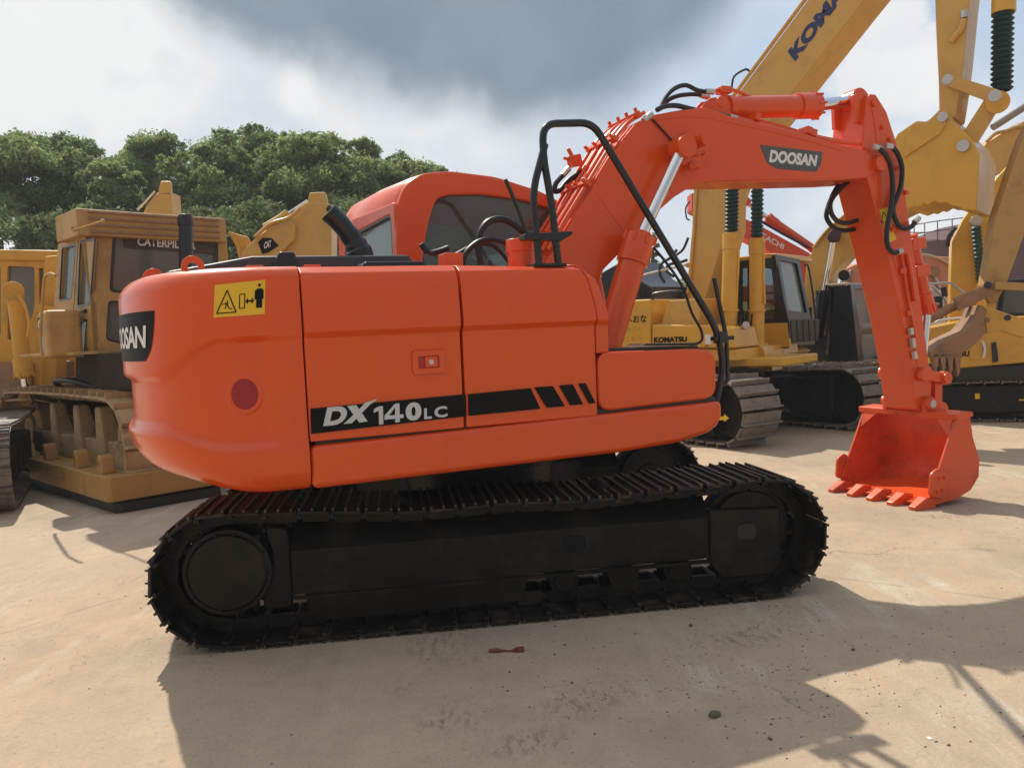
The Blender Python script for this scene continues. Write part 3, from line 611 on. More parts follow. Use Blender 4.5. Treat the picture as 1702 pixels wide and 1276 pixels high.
def rails():
    L_ = -1.12
    P3 = lambda pts, l=L_: [U.p3(x, y, l) for x, y in pts]
    MB().bent(P3([(928, 438), (917, 340), (903, 262), (902, 206), (985, 204), (1012, 248), (1192, 548), (1203, 610), (1190, 668)]), .0215, .13, 12).build('handrail', BLACK, EX)
    MB().bent(P3([(896, 438), (885, 318), (906, 240)], -1.12), .021, .1, 12).build('handrail', BLACK, EX)
    MB().bent(P3([(1187, 462), (1199, 520), (1207, 560), (1210, 632), (1201, 640)]), .014, .05, 10).build('handrail', BLACK, EX)
    mb = MB(); s0, z = U.on(880, 441, L_); s1, _ = U.on(935, 441, L_); mb.box((s0, L_-.06, z-.012), (s1, L_+.06, z+.006)); mb.build('rail_foot', BLACK, EX, bevel=.004)
    mb = MB(); s0, z = U.on(868, 390, L_); s1, z1 = U.on(948, 385, L_); mb.pl([(s0, z), (s1, z1), (s1, z1-.02), (s1-.1, z1-.07), (s0+.2, z-.035), (s0, z-.03)], L_-.03, L_+.05); mb.build('mirror_bracket', BLACK, EX, bevel=.005)
    mb = MB(); a = U.p3(1207, 562, L_); mb.box((a[0]-.10, L_-.02, a[2]-.012), (a[0]+.05, L_+.03, a[2]+.014)); mb.box((a[0]-.07, L_-.03, a[2]-.03), (a[0]-.02, L_+.04, a[2]+.045)); mb.build('clamp', BLACK, EX, bevel=.004)
    # thin cable along the diagonal
    MB().tube(P3([(1085, 410), (1110, 440), (1135, 478), (1150, 520), (1165, 548), (1166, 566), (1150, 574)], -1.0), .009).build('cable', RUB, EX)
rails()
def boom():
    w = .19
    side = [(985, 560), (890, 520), (905, 440), (948, 373), (1033, 233), (1056, 206), (1081, 192), (1130, 183), (1170, 178), (1196, 186), (1215, 193), (1320, 218), (1408, 243), (1440, 250), (1462, 268), (1463, 284), (1440, 296), (1405, 298), (1300, 300), (1184, 301), (1165, 304), (1148, 311), (1122, 327), (1099, 347), (1060, 390), (1000, 452)]
    P = U.poly(side, -w)
    bo = MB().pl(P, -w, w).build('boom', ORANGE, EX, bevel=.01)
    # belly plate standing proud of the side plates is implied by the bevel; add side flange seams and pin bosses
    def boss(x, y, r, l=-w, d=.03, mat=ORANGE, name='pin_boss', par=bo, Fq=U):
        a, z = Fq.on(x, y, l); return MB().cyl((a, l+.005, z), (a, l-d, z), r, n=24).build(name, mat, par, bevel=.006)
    boss(1144, 243, .10, d=.05); boss(1145, 242, .055, l=-w-.05, d=.03); boss(1459, 273, .065, d=.05); boss(1197, 170, .04, d=.02)
    # bracket and grease block beside the pin
    mb = MB(); mb.pl(U.poly([(1120, 250), (1165, 262), (1160, 282), (1112, 272)], -w-.005), -w-.005, -w-.05); a = U.p3(1160, 270, -w-.03); b = U.p3(1175, 255, -w-.03); mb.hexa(((a[0]+b[0])/2, -w-.03, (a[2]+b[2])/2), (b[0]-a[0], 0, b[2]-a[2]), (0, .03, 0), (-.02, 0, .02)); mb.cyl(U.p3(1152, 275, -w-.05), U.p3(1152, 275, -w-.09), .03, n=10)
    mb.build('pin_bracket', ORANGE, bo, bevel=.004)
    # arm cylinder lug on the crest
    P2 = U.poly([(1165, 180), (1180, 163), (1205, 160), (1222, 176), (1225, 196)], -.07); MB().pl(P2, -.07, -.04).pl(P2, .07, .04).build('cylinder_lug', ORANGE, bo, bevel=.005)
    # name plate
    MB().pl(rnd(U.poly([(1263, 241), (1367, 253), (1364, 274), (1356, 286), (1292, 281), (1275, 272)], -w), .012), -w-.0005, -w-.003).build('name_plate', DECALG, bo, smooth=0)
    text('DOOSAN', quadmap(U, [(1278, 270), (1356, 277), (1359, 258), (1281, 249)], -w-.0032), WHITE, bo, bold=.05, space=1.0, th=.001)
    # weld seam across the side plate
    s = [U.p3(x, y, -w-.001) for x, y in ((990, 320), (1036, 383))]; MB().cyl(s[0], s[1], .003, n=6).build('weld_seam', ORANGE, bo)
    for q in ([(1175, 312), (1230, 308), (1300, 307), (1404, 304)], [(1090, 200), (1150, 194), (1210, 203), (1320, 228), (1404, 252)]):
        MB().tube([U.p3(x, y+(-6 if y > 290 else 0), -w-.001) for x, y in q], .005, n=6).build('weld_seam', ORANGE, bo)
    # steel pipes on the back of the boom
    edge = [(921, 420), (948, 373), (1033, 233), (1056, 206), (1081, 192)]
    for k in range(6):
        l = -.165+.066*k; pts = []
        for i, (x, y) in enumerate(edge):
            s_, z_ = U.on(x, y, -w); pts.append((s_-.035-.012*(k % 2), l, z_+.025))
        pts[0] = (pts[0][0], l, pts[0][2])
        if k in (0, 1): pts = pts[:3]+[(pts[3][0]-.0, l, pts[3][2]), (pts[4][0], l, pts[4][2])]
        MB().bent(pts, .0155 if k != 2 else .011, .1, 8).build('hydraulic_pipe', ORANGE, bo)
    for x, y in ((937, 392), (985, 312), (1030, 238), (1068, 199)):
        s_, z_ = U.on(x, y, -w); mb = MB(); t = Vector((.085, 0, .14)).normalized() if x < 1040 else Vector((.15, 0, .07)).normalized(); nn = Vector((-t.z, 0, t.x))
        mb.hexa((s_-.04, 0, z_+.03), t*.035, (0, .42, 0), nn*.05)
        for l in (-.19, -.06, .06, .19): mb.cyl(Vector((s_-.04, l, z_+.03)), Vector((s_-.04, l, z_+.03))+nn*.055, .014, n=6)
        mb.build('pipe_clamp', ORANGE, bo, bevel=.003)
    # fittings and hoses over the crest
    def hz(pts, l, r=.017, mat=RUB, name='hose', l1=None):
        n = len(pts); q = [U.p3(x, y, l+((l1-l)*i/(n-1) if l1 is not None else 0)) for i, (x, y) in enumerate(pts)]
        return MB().tube(q, r, cr=6, n=10).build(name, mat, EX)
    fit = lambda a, b, l, r=.022: MB().cyl(U.p3(*a, l), U.p3(*b, l), r, n=10).build('hose_fitting', STEEL, EX)
    hz([(1099, 178), (1108, 160), (1122, 147), (1140, 142), (1158, 150), (1174, 153)], -.1); fit((1172, 152), (1186, 153), -.1)
    hz([(1104, 172), (1115, 164), (1130, 159), (1150, 157), (1166, 158)], .02); fit((1164, 158), (1178, 162), .02)
    hz([(1092, 183), (1105, 177), (1125, 176), (1150, 182), (1185, 189), (1213, 195)], -w-.02, .019, l1=-.14); fit((1212, 194), (1227, 198), -.14, .021)
    fit((1070, 202), (1083, 190), -w+.02, .026)
    hz([(1084, 198), (1100, 215), (1119, 236)], -w-.012, .007)
    hz([(990, 265), (972, 282), (945, 300), (932, 315), (922, 318), (924, 305), (935, 292)], .1, .019); fit((988, 266), (1004, 254), .1, .026); fit((935, 292), (946, 280), .1)
    mb = MB(); a = Vector(U.p3(955, 268, .1)); mb.hexa(a, (.09, 0, .02), (0, .07, 0), (-.02, 0, .08)); mb.cyl(a, a+Vector((-.05, 0, .09)), .016, n=8); mb.cyl(a, a+Vector((-.09, 0, .02)), .012, n=8); mb.build('valve_block', ORANGE, EX, bevel=.004)
    for pts, l in (([(1225, 197), (1290, 213), (1340, 225), (1400, 237), (1450, 240)], -.15), ([(1220, 190), (1290, 208), (1345, 224), (1425, 240), (1478, 243)], -.03)):
        MB().tube([U.p3(x, y, l) for x, y in pts], .016, n=8).build('hydraulic_pipe', ORANGE, bo)
    for x, y in ((1250, 198), (1335, 220), (1343, 224)):
        a = Vector(U.p3(x, y, -.1)); MB().hexa(a, (.05, 0, -.012), (0, .16, 0), (.012, 0, .055)).build('pipe_clamp', ORANGE, bo, bevel=.004)
    # rising pipe to the arm cylinder
    MB().tube([U.p3(x, y, -.02) for x, y in ((1187, 152), (1205, 148), (1225, 152), (1250, 163), (1280, 172), (1340, 170))], .014).build('hydraulic_pipe', ORANGE, EX)
    MB().cyl(U.p3(1203, 150, -.02), U.p3(1205, 178, -.02), .03, n=10).hexa(U.p3(1203, 151, -.02), (.10, 0, 0), (0, .09, 0), (0, 0, .05)).build('valve_block', ORANGE, EX, bevel=.004)
    # boom cylinders
    for l, q in ((-.34, 0), (.34, 0)):
        a = U.p3(1004, 592, -.34); b = U.p3(1062, 400, -.34); c = U.p3(1134, 246, -.34)
        barrel(EX, (a[0], l, a[2]), (b[0], l, b[2]), .098, ORANGE, 'boom_cylinder', rod=(c[0], l, c[2]), rodr=.042)
    a, z = U.on(1144, 243, -w); MB().cyl((a, -.42, z), (a, .42, z), .045, n=20).build('boom_pin', ORANGE, EX)
    # arm cylinder
    a = U.p3(1207, 180, 0); b = U.p3(1352, 176, 0); c = U.p3(1420, 168, 0)
    barrel(EX, a, b, .088, ORANGE, 'arm_cylinder', rod=c, rodr=.048, boss=.05)
boom()
def arm():
    w = .175
    side = [(1441, 165), (1447, 156), (1456, 157), (1474, 186), (1490, 236), (1500, 288), (1512, 370), (1526, 470), (1541, 580), (1549, 640), (1546, 672), (1533, 684), (1523, 680), (1515, 612), (1497, 520), (1470, 405), (1444, 305), (1436, 285), (1433, 240), (1437, 200)]
    P = U.poly(side, -w)
    ar = MB().pl(P, -w, w).build('arm', ORANGE, EX, bevel=.01)
    # open clevis at the horn: darker cheek plates round the rod eye
    Q = U.poly([(1416, 158), (1438, 154), (1444, 166), (1440, 205), (1418, 205)], -.11)
    MB().pl(Q, -.13, -.09).pl(Q, .13, .09).build('rod_clevis', ORANGE, ar, bevel=.006)
    for x, y, r in ((1452, 172, .03), (1466, 212, .018), (1478, 232, .018), (1488, 280, .02), (1459, 273, .05), (1505, 320, .022)):
        a, z = U.on(x, y, -w); MB().cyl((a, -w, z), (a, -w-.025, z), r, n=16).build('pin_boss', ORANGE, ar, bevel=.004)
    # warning stickers on the inner edge
    sticker(U, [(1460, 349), (1474, 345), (1483, 378), (1470, 383)], -w-.001, YSTICK, ar, 'warning_sticker', th=.002)
    sticker(U, [(1471, 385), (1484, 381), (1490, 398), (1478, 403)], -w-.001, YSTICK, ar, 'warning_sticker', th=.002)
    mb = MB(); tri = U.poly([(1465, 370), (1478, 368), (1468, 352)], -w-.0045)
    for i in range(3): mb.cyl((tri[i][0], -w-.0045, tri[i][1]), (tri[(i+1) % 3][0], -w-.0045, tri[(i+1) % 3][1]), .003, n=5)
    mb.build('pictogram', DECALK, ar)
    hz = lambda pts, l, r=.021: MB().tube([U.p3(x, y, l) for x, y in pts], r, cr=6, n=10).build('hose', RUB, EX)
    hz([(1461, 247), (1472, 258), (1481, 280), (1484, 315), (1481, 345), (1475, 375), (1474, 400), (1478, 414), (1486, 420), (1492, 419)], -w-.07)
    hz([(1480, 243), (1491, 254), (1499, 278), (1497, 310), (1488, 335), (1484, 350), (1492, 372), (1505, 380), (1517, 375), (1521, 367)], -w-.05)
    for a, b in (((1452, 244), (1463, 248)), ((1471, 243), (1482, 244)), ((1490, 420), (1498, 416)), ((1520, 370), (1527, 362))): MB().cyl(U.p3(*a, -w-.06), U.p3(*b, -w-.06), .026, n=8).build('hose_fitting', STEEL, EX)
    MB().tube([U.p3(x, y, -w-.02) for x, y in ((1497, 418), (1501, 440), (1510, 500), (1522, 560))], .013).build('hydraulic_pipe', ORANGE, ar)
    MB().tube([U.p3(x, y, -w-.02) for x, y in ((1508, 422), (1514, 455), (1521, 500))], .02).build('hydraulic_pipe', ORANGE, ar)
    for a, b in (((1513, 545), (1515, 556)), ((1516, 562), (1518, 578)), ((1519, 584), (1521, 596))): MB().cyl(U.p3(*a, -w-.03), U.p3(*b, -w-.03), .024, n=8).build('hose_fitting', STEEL, ar, bevel=.003)
    for x, y in ((1486, 380), (1500, 450), (1512, 520), (1522, 590)): MB().hexa(U.p3(x, y, -w-.012), (.07, 0, .012), (0, .035, 0), (-.008, 0, .045)).build('pipe_clamp', ORANGE, ar, bevel=.004)
    for q in ([(1449, 178), (1457, 240), (1452, 300)], [(1452, 320), (1482, 420), (1508, 520), (1528, 625)]): MB().tube([U.p3(x, y, -w-.001) for x, y in q], .005, n=6).build('weld_seam', ORANGE, ar)
    # hoses hanging in the crook
    MB().tube([U.p3(x, y, .1) for x, y in ((1398, 300), (1385, 322), (1376, 345), (1374, 362), (1385, 378), (1402, 383), (1420, 381))], .02, cr=6).build('hose', RUB, EX)
    MB().tube([U.p3(x, y, 0) for x, y in ((1410, 302), (1393, 318), (1381, 335), (1381, 352), (1390, 366), (1405, 371), (1425, 366))], .02, cr=6).build('hose', RUB, EX)
    # bucket cylinder along the arm's back
    a = U.p3(1521, 345, 0); s = lambda x, y, l=0: U.p3(x, y, l)
    pj_ = U.p3(1566, 622, -.22)
    barrel(EX, s(1512, 392), s(1541, 512), .060, ORANGE, 'bucket_cylinder', rod=(pj_[0], 0, pj_[2]), rodr=.038)
    for x, y in ((1525, 405), (1532, 450)): MB().hexa(s(x, y, -.10), (.16, 0, .02), (0, .05, 0), (-.01, 0, .10)).build('cylinder_bracket', ORANGE, ar, bevel=.006)
    # link bars: H link back to arm and bucket link down
    pj = U.p3(1570, 628, -.22)
    for l in (-.21, .21):
        a1 = U.p3(1537, 622, -.22); A = Vector((a1[0], l, a1[2])); B = Vector((pj[0], l, pj[2])); d = (B-A).normalized(); up = Vector((-d.z, 0, d.x))
        MB().hexa((A+B)/2, d*((B-A).length+.04), (0, .04, 0), up*.085).cyl(A-Vector((0, .03, 0)), A+Vector((0, .03, 0)), .06, n=16).cyl(B-Vector((0, .03, 0)), B+Vector((0, .03, 0)), .06, n=16).build('link_arm', ORANGE, EX, bevel=.005)
    A = Vector((pj[0], 0, pj[2])); b1 = U.p3(1566, 690, -.2); B = Vector((b1[0], 0, b1[2]-.03)); d = (B-A).normalized(); sd = Vector((-d.z, 0, d.x))
    MB().hexa((A+B)/2, d*(B-A).length, (0, .055, 0), sd*.09).hexa((A+B)/2+Vector((0, -.14, 0)), d*(B-A).length, (0, .05, 0), sd*.09).cyl(A-Vector((0, .26, 0)), A+Vector((0, .26, 0)), .05, n=18).cyl(B-Vector((0, .2, 0)), B+Vector((0, .2, 0)), .05, n=18).build('bucket_link', ORANGE, EX, bevel=.005)
arm()
def bucket():
    N = U.poly([(1590, 692), (1612, 687), (1617, 725), (1628, 762), (1627, 792), (1614, 814), (1590, 829), (1556, 838), (1547, 824)], -.5)
    dz = -.0
    Fp = [(a+.06*(z < .4)*(i in (7, 8))*0+.0, z+dz) for i, (a, z) in enumerate(N)]
    N = [(a, max(z, .015)) for a, z in N]; Fp = N
    th = .022; lip = .5
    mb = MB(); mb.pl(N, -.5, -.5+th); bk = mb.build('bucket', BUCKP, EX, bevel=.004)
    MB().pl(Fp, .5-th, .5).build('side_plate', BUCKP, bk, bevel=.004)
    # wrapped shell from top lip round the back to the cutting edge
    path = [Vector((a, z)) for a, z in N]; path = path[0:8]+[Vector((N[8][0]+.0, N[8][1]-.09))]
    path = catmull(path[1:8], 5); path = [Vector(N[0])]+path
    path.append(Vector((N[8][0]-.01, .03)))
    v = []
    for i, p in enumerate(path):
        t = (path[min(i+1, len(path)-1)]-path[max(i-1, 0)]).normalized(); nn = Vector((t.y, -t.x)); c = Vector((4.0, .4))
        if nn.dot(c-p) < 0: nn = -nn
        for l, k in ((-.485, .004), (.485, .004), (.485, .024), (-.485, .024)): q = p+nn*k; v.append((q.x, l, q.y))
    n = len(path); f = [(4*i+k, 4*i+(k+1) % 4, 4*i+4+(k+1) % 4, 4*i+4+k) for i in range(n-1) for k in range(4)]+[(0, 1, 2, 3), (4*n-4, 4*n-3, 4*n-2, 4*n-1)]
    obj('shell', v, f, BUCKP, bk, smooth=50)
    # top beam, ears, corner gussets
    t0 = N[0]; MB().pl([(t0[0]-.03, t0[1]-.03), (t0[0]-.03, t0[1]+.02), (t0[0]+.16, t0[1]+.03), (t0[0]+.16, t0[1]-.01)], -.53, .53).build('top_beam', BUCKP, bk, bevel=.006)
    for l in (-.20, .20):
        ear = [(t0[0]-.05, t0[1]+.0), (t0[0]-.04, t0[1]+.12), (t0[0]+.02, t0[1]+.16), (t0[0]+.10, t0[1]+.12), (t0[0]+.22, t0[1]+.08), (t0[0]+.25, t0[1]+.0)]
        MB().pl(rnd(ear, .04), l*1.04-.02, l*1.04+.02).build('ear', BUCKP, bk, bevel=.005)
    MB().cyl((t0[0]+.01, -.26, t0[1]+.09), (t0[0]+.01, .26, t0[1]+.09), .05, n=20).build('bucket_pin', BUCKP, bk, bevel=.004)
    MB().cyl((t0[0]+.01, -.262, t0[1]+.09), (t0[0]+.01, -.268, t0[1]+.09), .035, n=16).build('pin_cap', STEEL, bk)
    for l, sgn in ((-.475, 1), (.475, -1)):
        MB().add([(t0[0]-.02, l, t0[1]-.02), (t0[0]-.02, l+sgn*.16, t0[1]-.02), (t0[0]-.07, l, t0[1]-.17), (t0[0]+.01, l, t0[1]-.02), (t0[0]+.01, l+sgn*.16, t0[1]-.02), (t0[0]-.04, l, t0[1]-.17)], [(0, 1, 2), (3, 5, 4), (0, 3, 4, 1), (1, 4, 5, 2), (2, 5, 3, 0)]).build('gusset', BUCKP, bk)
    # side cutters and bolts
    for l, o_ in ((-.5, -1), (.5, 1)):
        sc_ = [(3.72, .12), (3.74, .30), (3.83, .34), (3.90, .27), (3.88, .07)]
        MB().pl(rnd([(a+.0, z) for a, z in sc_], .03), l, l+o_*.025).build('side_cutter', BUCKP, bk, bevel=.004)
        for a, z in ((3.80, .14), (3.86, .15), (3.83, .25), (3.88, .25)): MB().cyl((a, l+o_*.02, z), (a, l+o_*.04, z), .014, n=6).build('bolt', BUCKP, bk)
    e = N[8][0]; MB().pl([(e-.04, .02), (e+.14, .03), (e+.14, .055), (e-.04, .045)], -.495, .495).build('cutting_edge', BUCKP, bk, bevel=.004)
    for k in range(5):
        l = -.45+.225*k
        A = [(e+.06, l-.05, .0), (e+.06, l+.05, .0), (e+.06, l+.05, .085), (e+.06, l-.05, .085)]; A2 = [(e-.03, l-.045, .0), (e-.03, l+.045, .0), (e-.03, l+.045, .10), (e-.03, l-.045, .10)]; B = [(e-.16, l-.036, .0), (e-.16, l+.036, .0), (e-.16, l+.036, .03), (e-.16, l-.036, .03)]
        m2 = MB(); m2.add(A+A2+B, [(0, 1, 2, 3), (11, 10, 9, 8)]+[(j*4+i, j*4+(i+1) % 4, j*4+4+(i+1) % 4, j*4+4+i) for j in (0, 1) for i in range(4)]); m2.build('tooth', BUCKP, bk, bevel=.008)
bucket()
def undercarriage():
    for side, (l0, l1) in (('near', (-1.295, -.695)), ('far', (.695, 1.295))):
        sg = -1 if side == 'near' else 1
        t = rotT(make_track(EX, -1.515, 1.55, .365, l0, l1, 48, SHOE, sag=.055, r2=.385, gh=.018, pt=.016, gmat=GROUS))
        lo = l0+.06 if side == 'near' else l0+.06; hi = l1-.06
        face = -1.12 if side == 'near' else 1.12; inner = -.87 if side == 'near' else .87; a, b = sorted((face, inner))
        # frame: box beam with sloping top
        fr = MB().ps([(a, .225), (a, .47), (a+.11, .62), (b-.05, .62), (b, .47), (b, .225)], -1.17, 1.24).build('track_frame', BLACKP, EX, bevel=.008); rotT(fr)
        m2 = MB(); m2.box((-1.16, face-.03 if sg < 0 else face, .205), (1.23, face if sg < 0 else face+.03, .224)); m2.box((-1.16, face-.012 if sg < 0 else face, .465), (1.23, face if sg < 0 else face+.012, .478)); m2.build('frame_edge', BLACKP, fr, bevel=.002)
        f0 = face+sg*.0
        for s_ in (.42,): MB().pl(rnd([(s_-.07, .33), (s_+.07, .33), (s_+.07, .43), (s_-.07, .43)], .045, 5), f0, f0+sg*.003).build('painted_hole', M('painted_hole_dark', (.002, .002, .002), .9), fr)  # flat black patch; the hole's darkness is painted, frame left uncut
        # idler yoke box
        MB().pl([(1.235, .20), (1.30, .10), (1.62, .10), (1.68, .18), (1.68, .50), (1.235, .52)], *sorted((face-sg*-.02, face-sg*.07))).build('idler_guard', BLACKP, fr, bevel=.015)
        MB().pl(rnd([(1.40, .33), (1.52, .33), (1.52, .42), (1.40, .42)], .04, 5), *sorted((face+sg*.018, face+sg*.026))).build('grease_cover', DARKM, fr)
        # idler and sprocket wheels
        c = (l0+l1)/2
        MB().cyl((1.5, c-.06, .375), (1.5, c+.06, .375), .27, n=36).cyl((1.5, c-.10, .375), (1.5, c+.10, .375), .23, n=36).cyl((1.5, c-.12, .375), (1.5, c+.12, .375), .09, n=20).build('idler_wheel', BLACKP, fr, bevel=.006)
        mb = MB(); n = 21; R0, R1 = .25, .29; v = []
        pr = [(R1 if k % 4 in (0, 1) else R0) for k in range(n*4)]
        ring = [( -1.5+pr[k]*math.cos(2*math.pi*k/len(pr)), .395+pr[k]*math.sin(2*math.pi*k/len(pr))) for k in range(len(pr))]
        mb.pl(ring, c-.035, c+.035); mb.cyl((-1.5, c, .395), (-1.5, c+sg*.17, .395), .235, n=40); mb.cyl((-1.5, c+sg*.17, .395), (-1.5, c+sg*.185, .395), .215, .20, n=40)
        for k in range(14): t_ = 2*math.pi*k/14; mb.cyl((-1.5+.212*math.cos(t_), c+sg*.16, .395+.212*math.sin(t_)), (-1.5+.212*math.cos(t_), c+sg*.18, .395+.212*math.sin(t_)), .011, n=6)
        mb.build('final_drive', BLACKP, fr, bevel=.004, seg=1)
        for k in range(7):
            s_ = -1.02+.345*k; MB().cyl((s_, c-.12, .165), (s_, c+.12, .165), .06, n=18).cyl((s_, c-.10, .165), (s_, c-.05, .165), .085, n=18).cyl((s_, c+.05, .165), (s_, c+.10, .165), .085, n=18).build('track_roller', BLACKP, fr, bevel=.003, seg=1)
            if k == 5: MB().pl([(s_-.10, .22), (s_+.10, .22), (s_+.07, .09), (s_-.07, .09)], c+sg*.125, c+sg*.14).build('roller_guard', BLACKP, fr)
        gl = sorted((c+sg*.11, c+sg*.13)); MB().pl(rnd([(-1.12, .27), (.16, .27), (.10, .075), (-1.05, .07)], .05), *gl).build('roller_guard', BLACKP, fr, bevel=.004)
        gl = sorted((c+sg*.02, c+sg*.13)); MB().pl(rnd([(-1.34, .16), (-1.175, .16), (-1.175, .60), (-1.30, .62), (-1.26, .45)], .04), *gl).build('drive_guard', BLACKP, fr, bevel=.01)
        for s_ in (-.55, .62): MB().cyl((s_, c-.1, .675), (s_, c+.1, .675), .045, n=16).hexa((s_, c, .63), (.08, 0, 0), (0, .05, 0), (0, 0, .09)).build('carrier_roller', BLACKP, fr)
    mb = MB(); mb.box((-.42, -.75, .42), (.42, .75, .60)); mb.loft([(-.9, -.78, .34), (-.45, -.78, .34), (-.45, -.78, .58), (-.9, -.78, .56)], [(-.35, -.3, .40), (.0, -.3, .40), (.0, -.3, .62), (-.35, -.3, .62)])
    mb.loft([(.45, -.78, .34), (.9, -.78, .34), (.9, -.78, .56), (.45, -.78, .58)], [(.0, -.3, .40), (.35, -.3, .40), (.35, -.3, .62), (.0, -.3, .62)])
    mb.loft([(-.9, .78, .34), (-.45, .78, .34), (-.45, .78, .58), (-.9, .78, .56)], [(-.35, .3, .40), (.0, .3, .40), (.0, .3, .62), (-.35, .3, .62)])
    mb.loft([(.45, .78, .34), (.9, .78, .34), (.9, .78, .56), (.45, .78, .58)], [(.0, .3, .40), (.35, .3, .40), (.35, .3, .62), (.0, .3, .62)])
    rotT(mb.build('centre_frame', BLACKP, EX, bevel=.01))
    MB().cyl((0, 0, .60), (0, 0, .96), .52, n=48).cyl((0, 0, .74), (0, 0, .86), .58, n=48).build('slewing_ring', BLACKP, EX, bevel=.005, seg=1)
undercarriage()
# ------------------------------------------------------------------ background machines: helpers
def gp(px, py, z=0): d = ray(px, py); return Vector((0, 0, EYE))+d*((z-EYE)/d.z)
def PL(F, name, pts, l, th, mat, par, bevel=.012): return MB().pl(F.poly(pts, l), l, l+th).build(name, mat, par, bevel=bevel)
def PS(F, name, pts, s, th, mat, par, bevel=.012): return MB().ps(F.polys(pts, s), s, s-th).build(name, mat, par, bevel=bevel)
def BAR(F, name, a, b, wpx, l, th, mat, par, wb=None, bevel=.008):
    wb = wb or wpx; d = Vector((b[0]-a[0], b[1]-a[1])).normalized(); n = Vector((-d.y, d.x))
    A = Vector(a); B = Vector(b); q = [A+n*wpx/2, B+n*wb/2, B-n*wb/2, A-n*wpx/2]
    return PL(F, name, [tuple(p) for p in q], l, th, mat, par, bevel)
def TB(F, name, pts, l, r, mat, par, cr=5, n=8): return MB().tube([F.p3(x, y, l) for x, y in pts], r, n=n, cr=cr).build(name, mat, par)
def bellows(F, par, a, b, l, r, n=18):
    A = Vector(F.p3(*a, l)); B = Vector(F.p3(*b, l)); pts = []; rr = []
    k = 2*n+1; m_ = 16; d = (B-A).normalized(); u = d.orthogonal().normalized(); w = d.cross(u); mb = MB(); V = []
    for i in range(k): V += [A+(B-A)*(i/(k-1))+(u*math.cos(2*math.pi*j/m_)+w*math.sin(2*math.pi*j/m_))*(r if i % 2 else r*.72) for j in range(m_)]
    mb.add(V, [(i*m_+j, i*m_+(j+1) % m_, (i+1)*m_+(j+1) % m_, (i+1)*m_+j) for i in range(k-1) for j in range(m_)]); return mb.build('bellows', BELLOW, par, smooth=20)
def pin(F, par, x, y, l, r, mat=STEEL, d=.03, name='pin'):
    a, z = F.on(x, y, l); return MB().cyl((a, l+.01, z), (a, l-d, z), r, n=18).build(name, mat, par, bevel=.004)
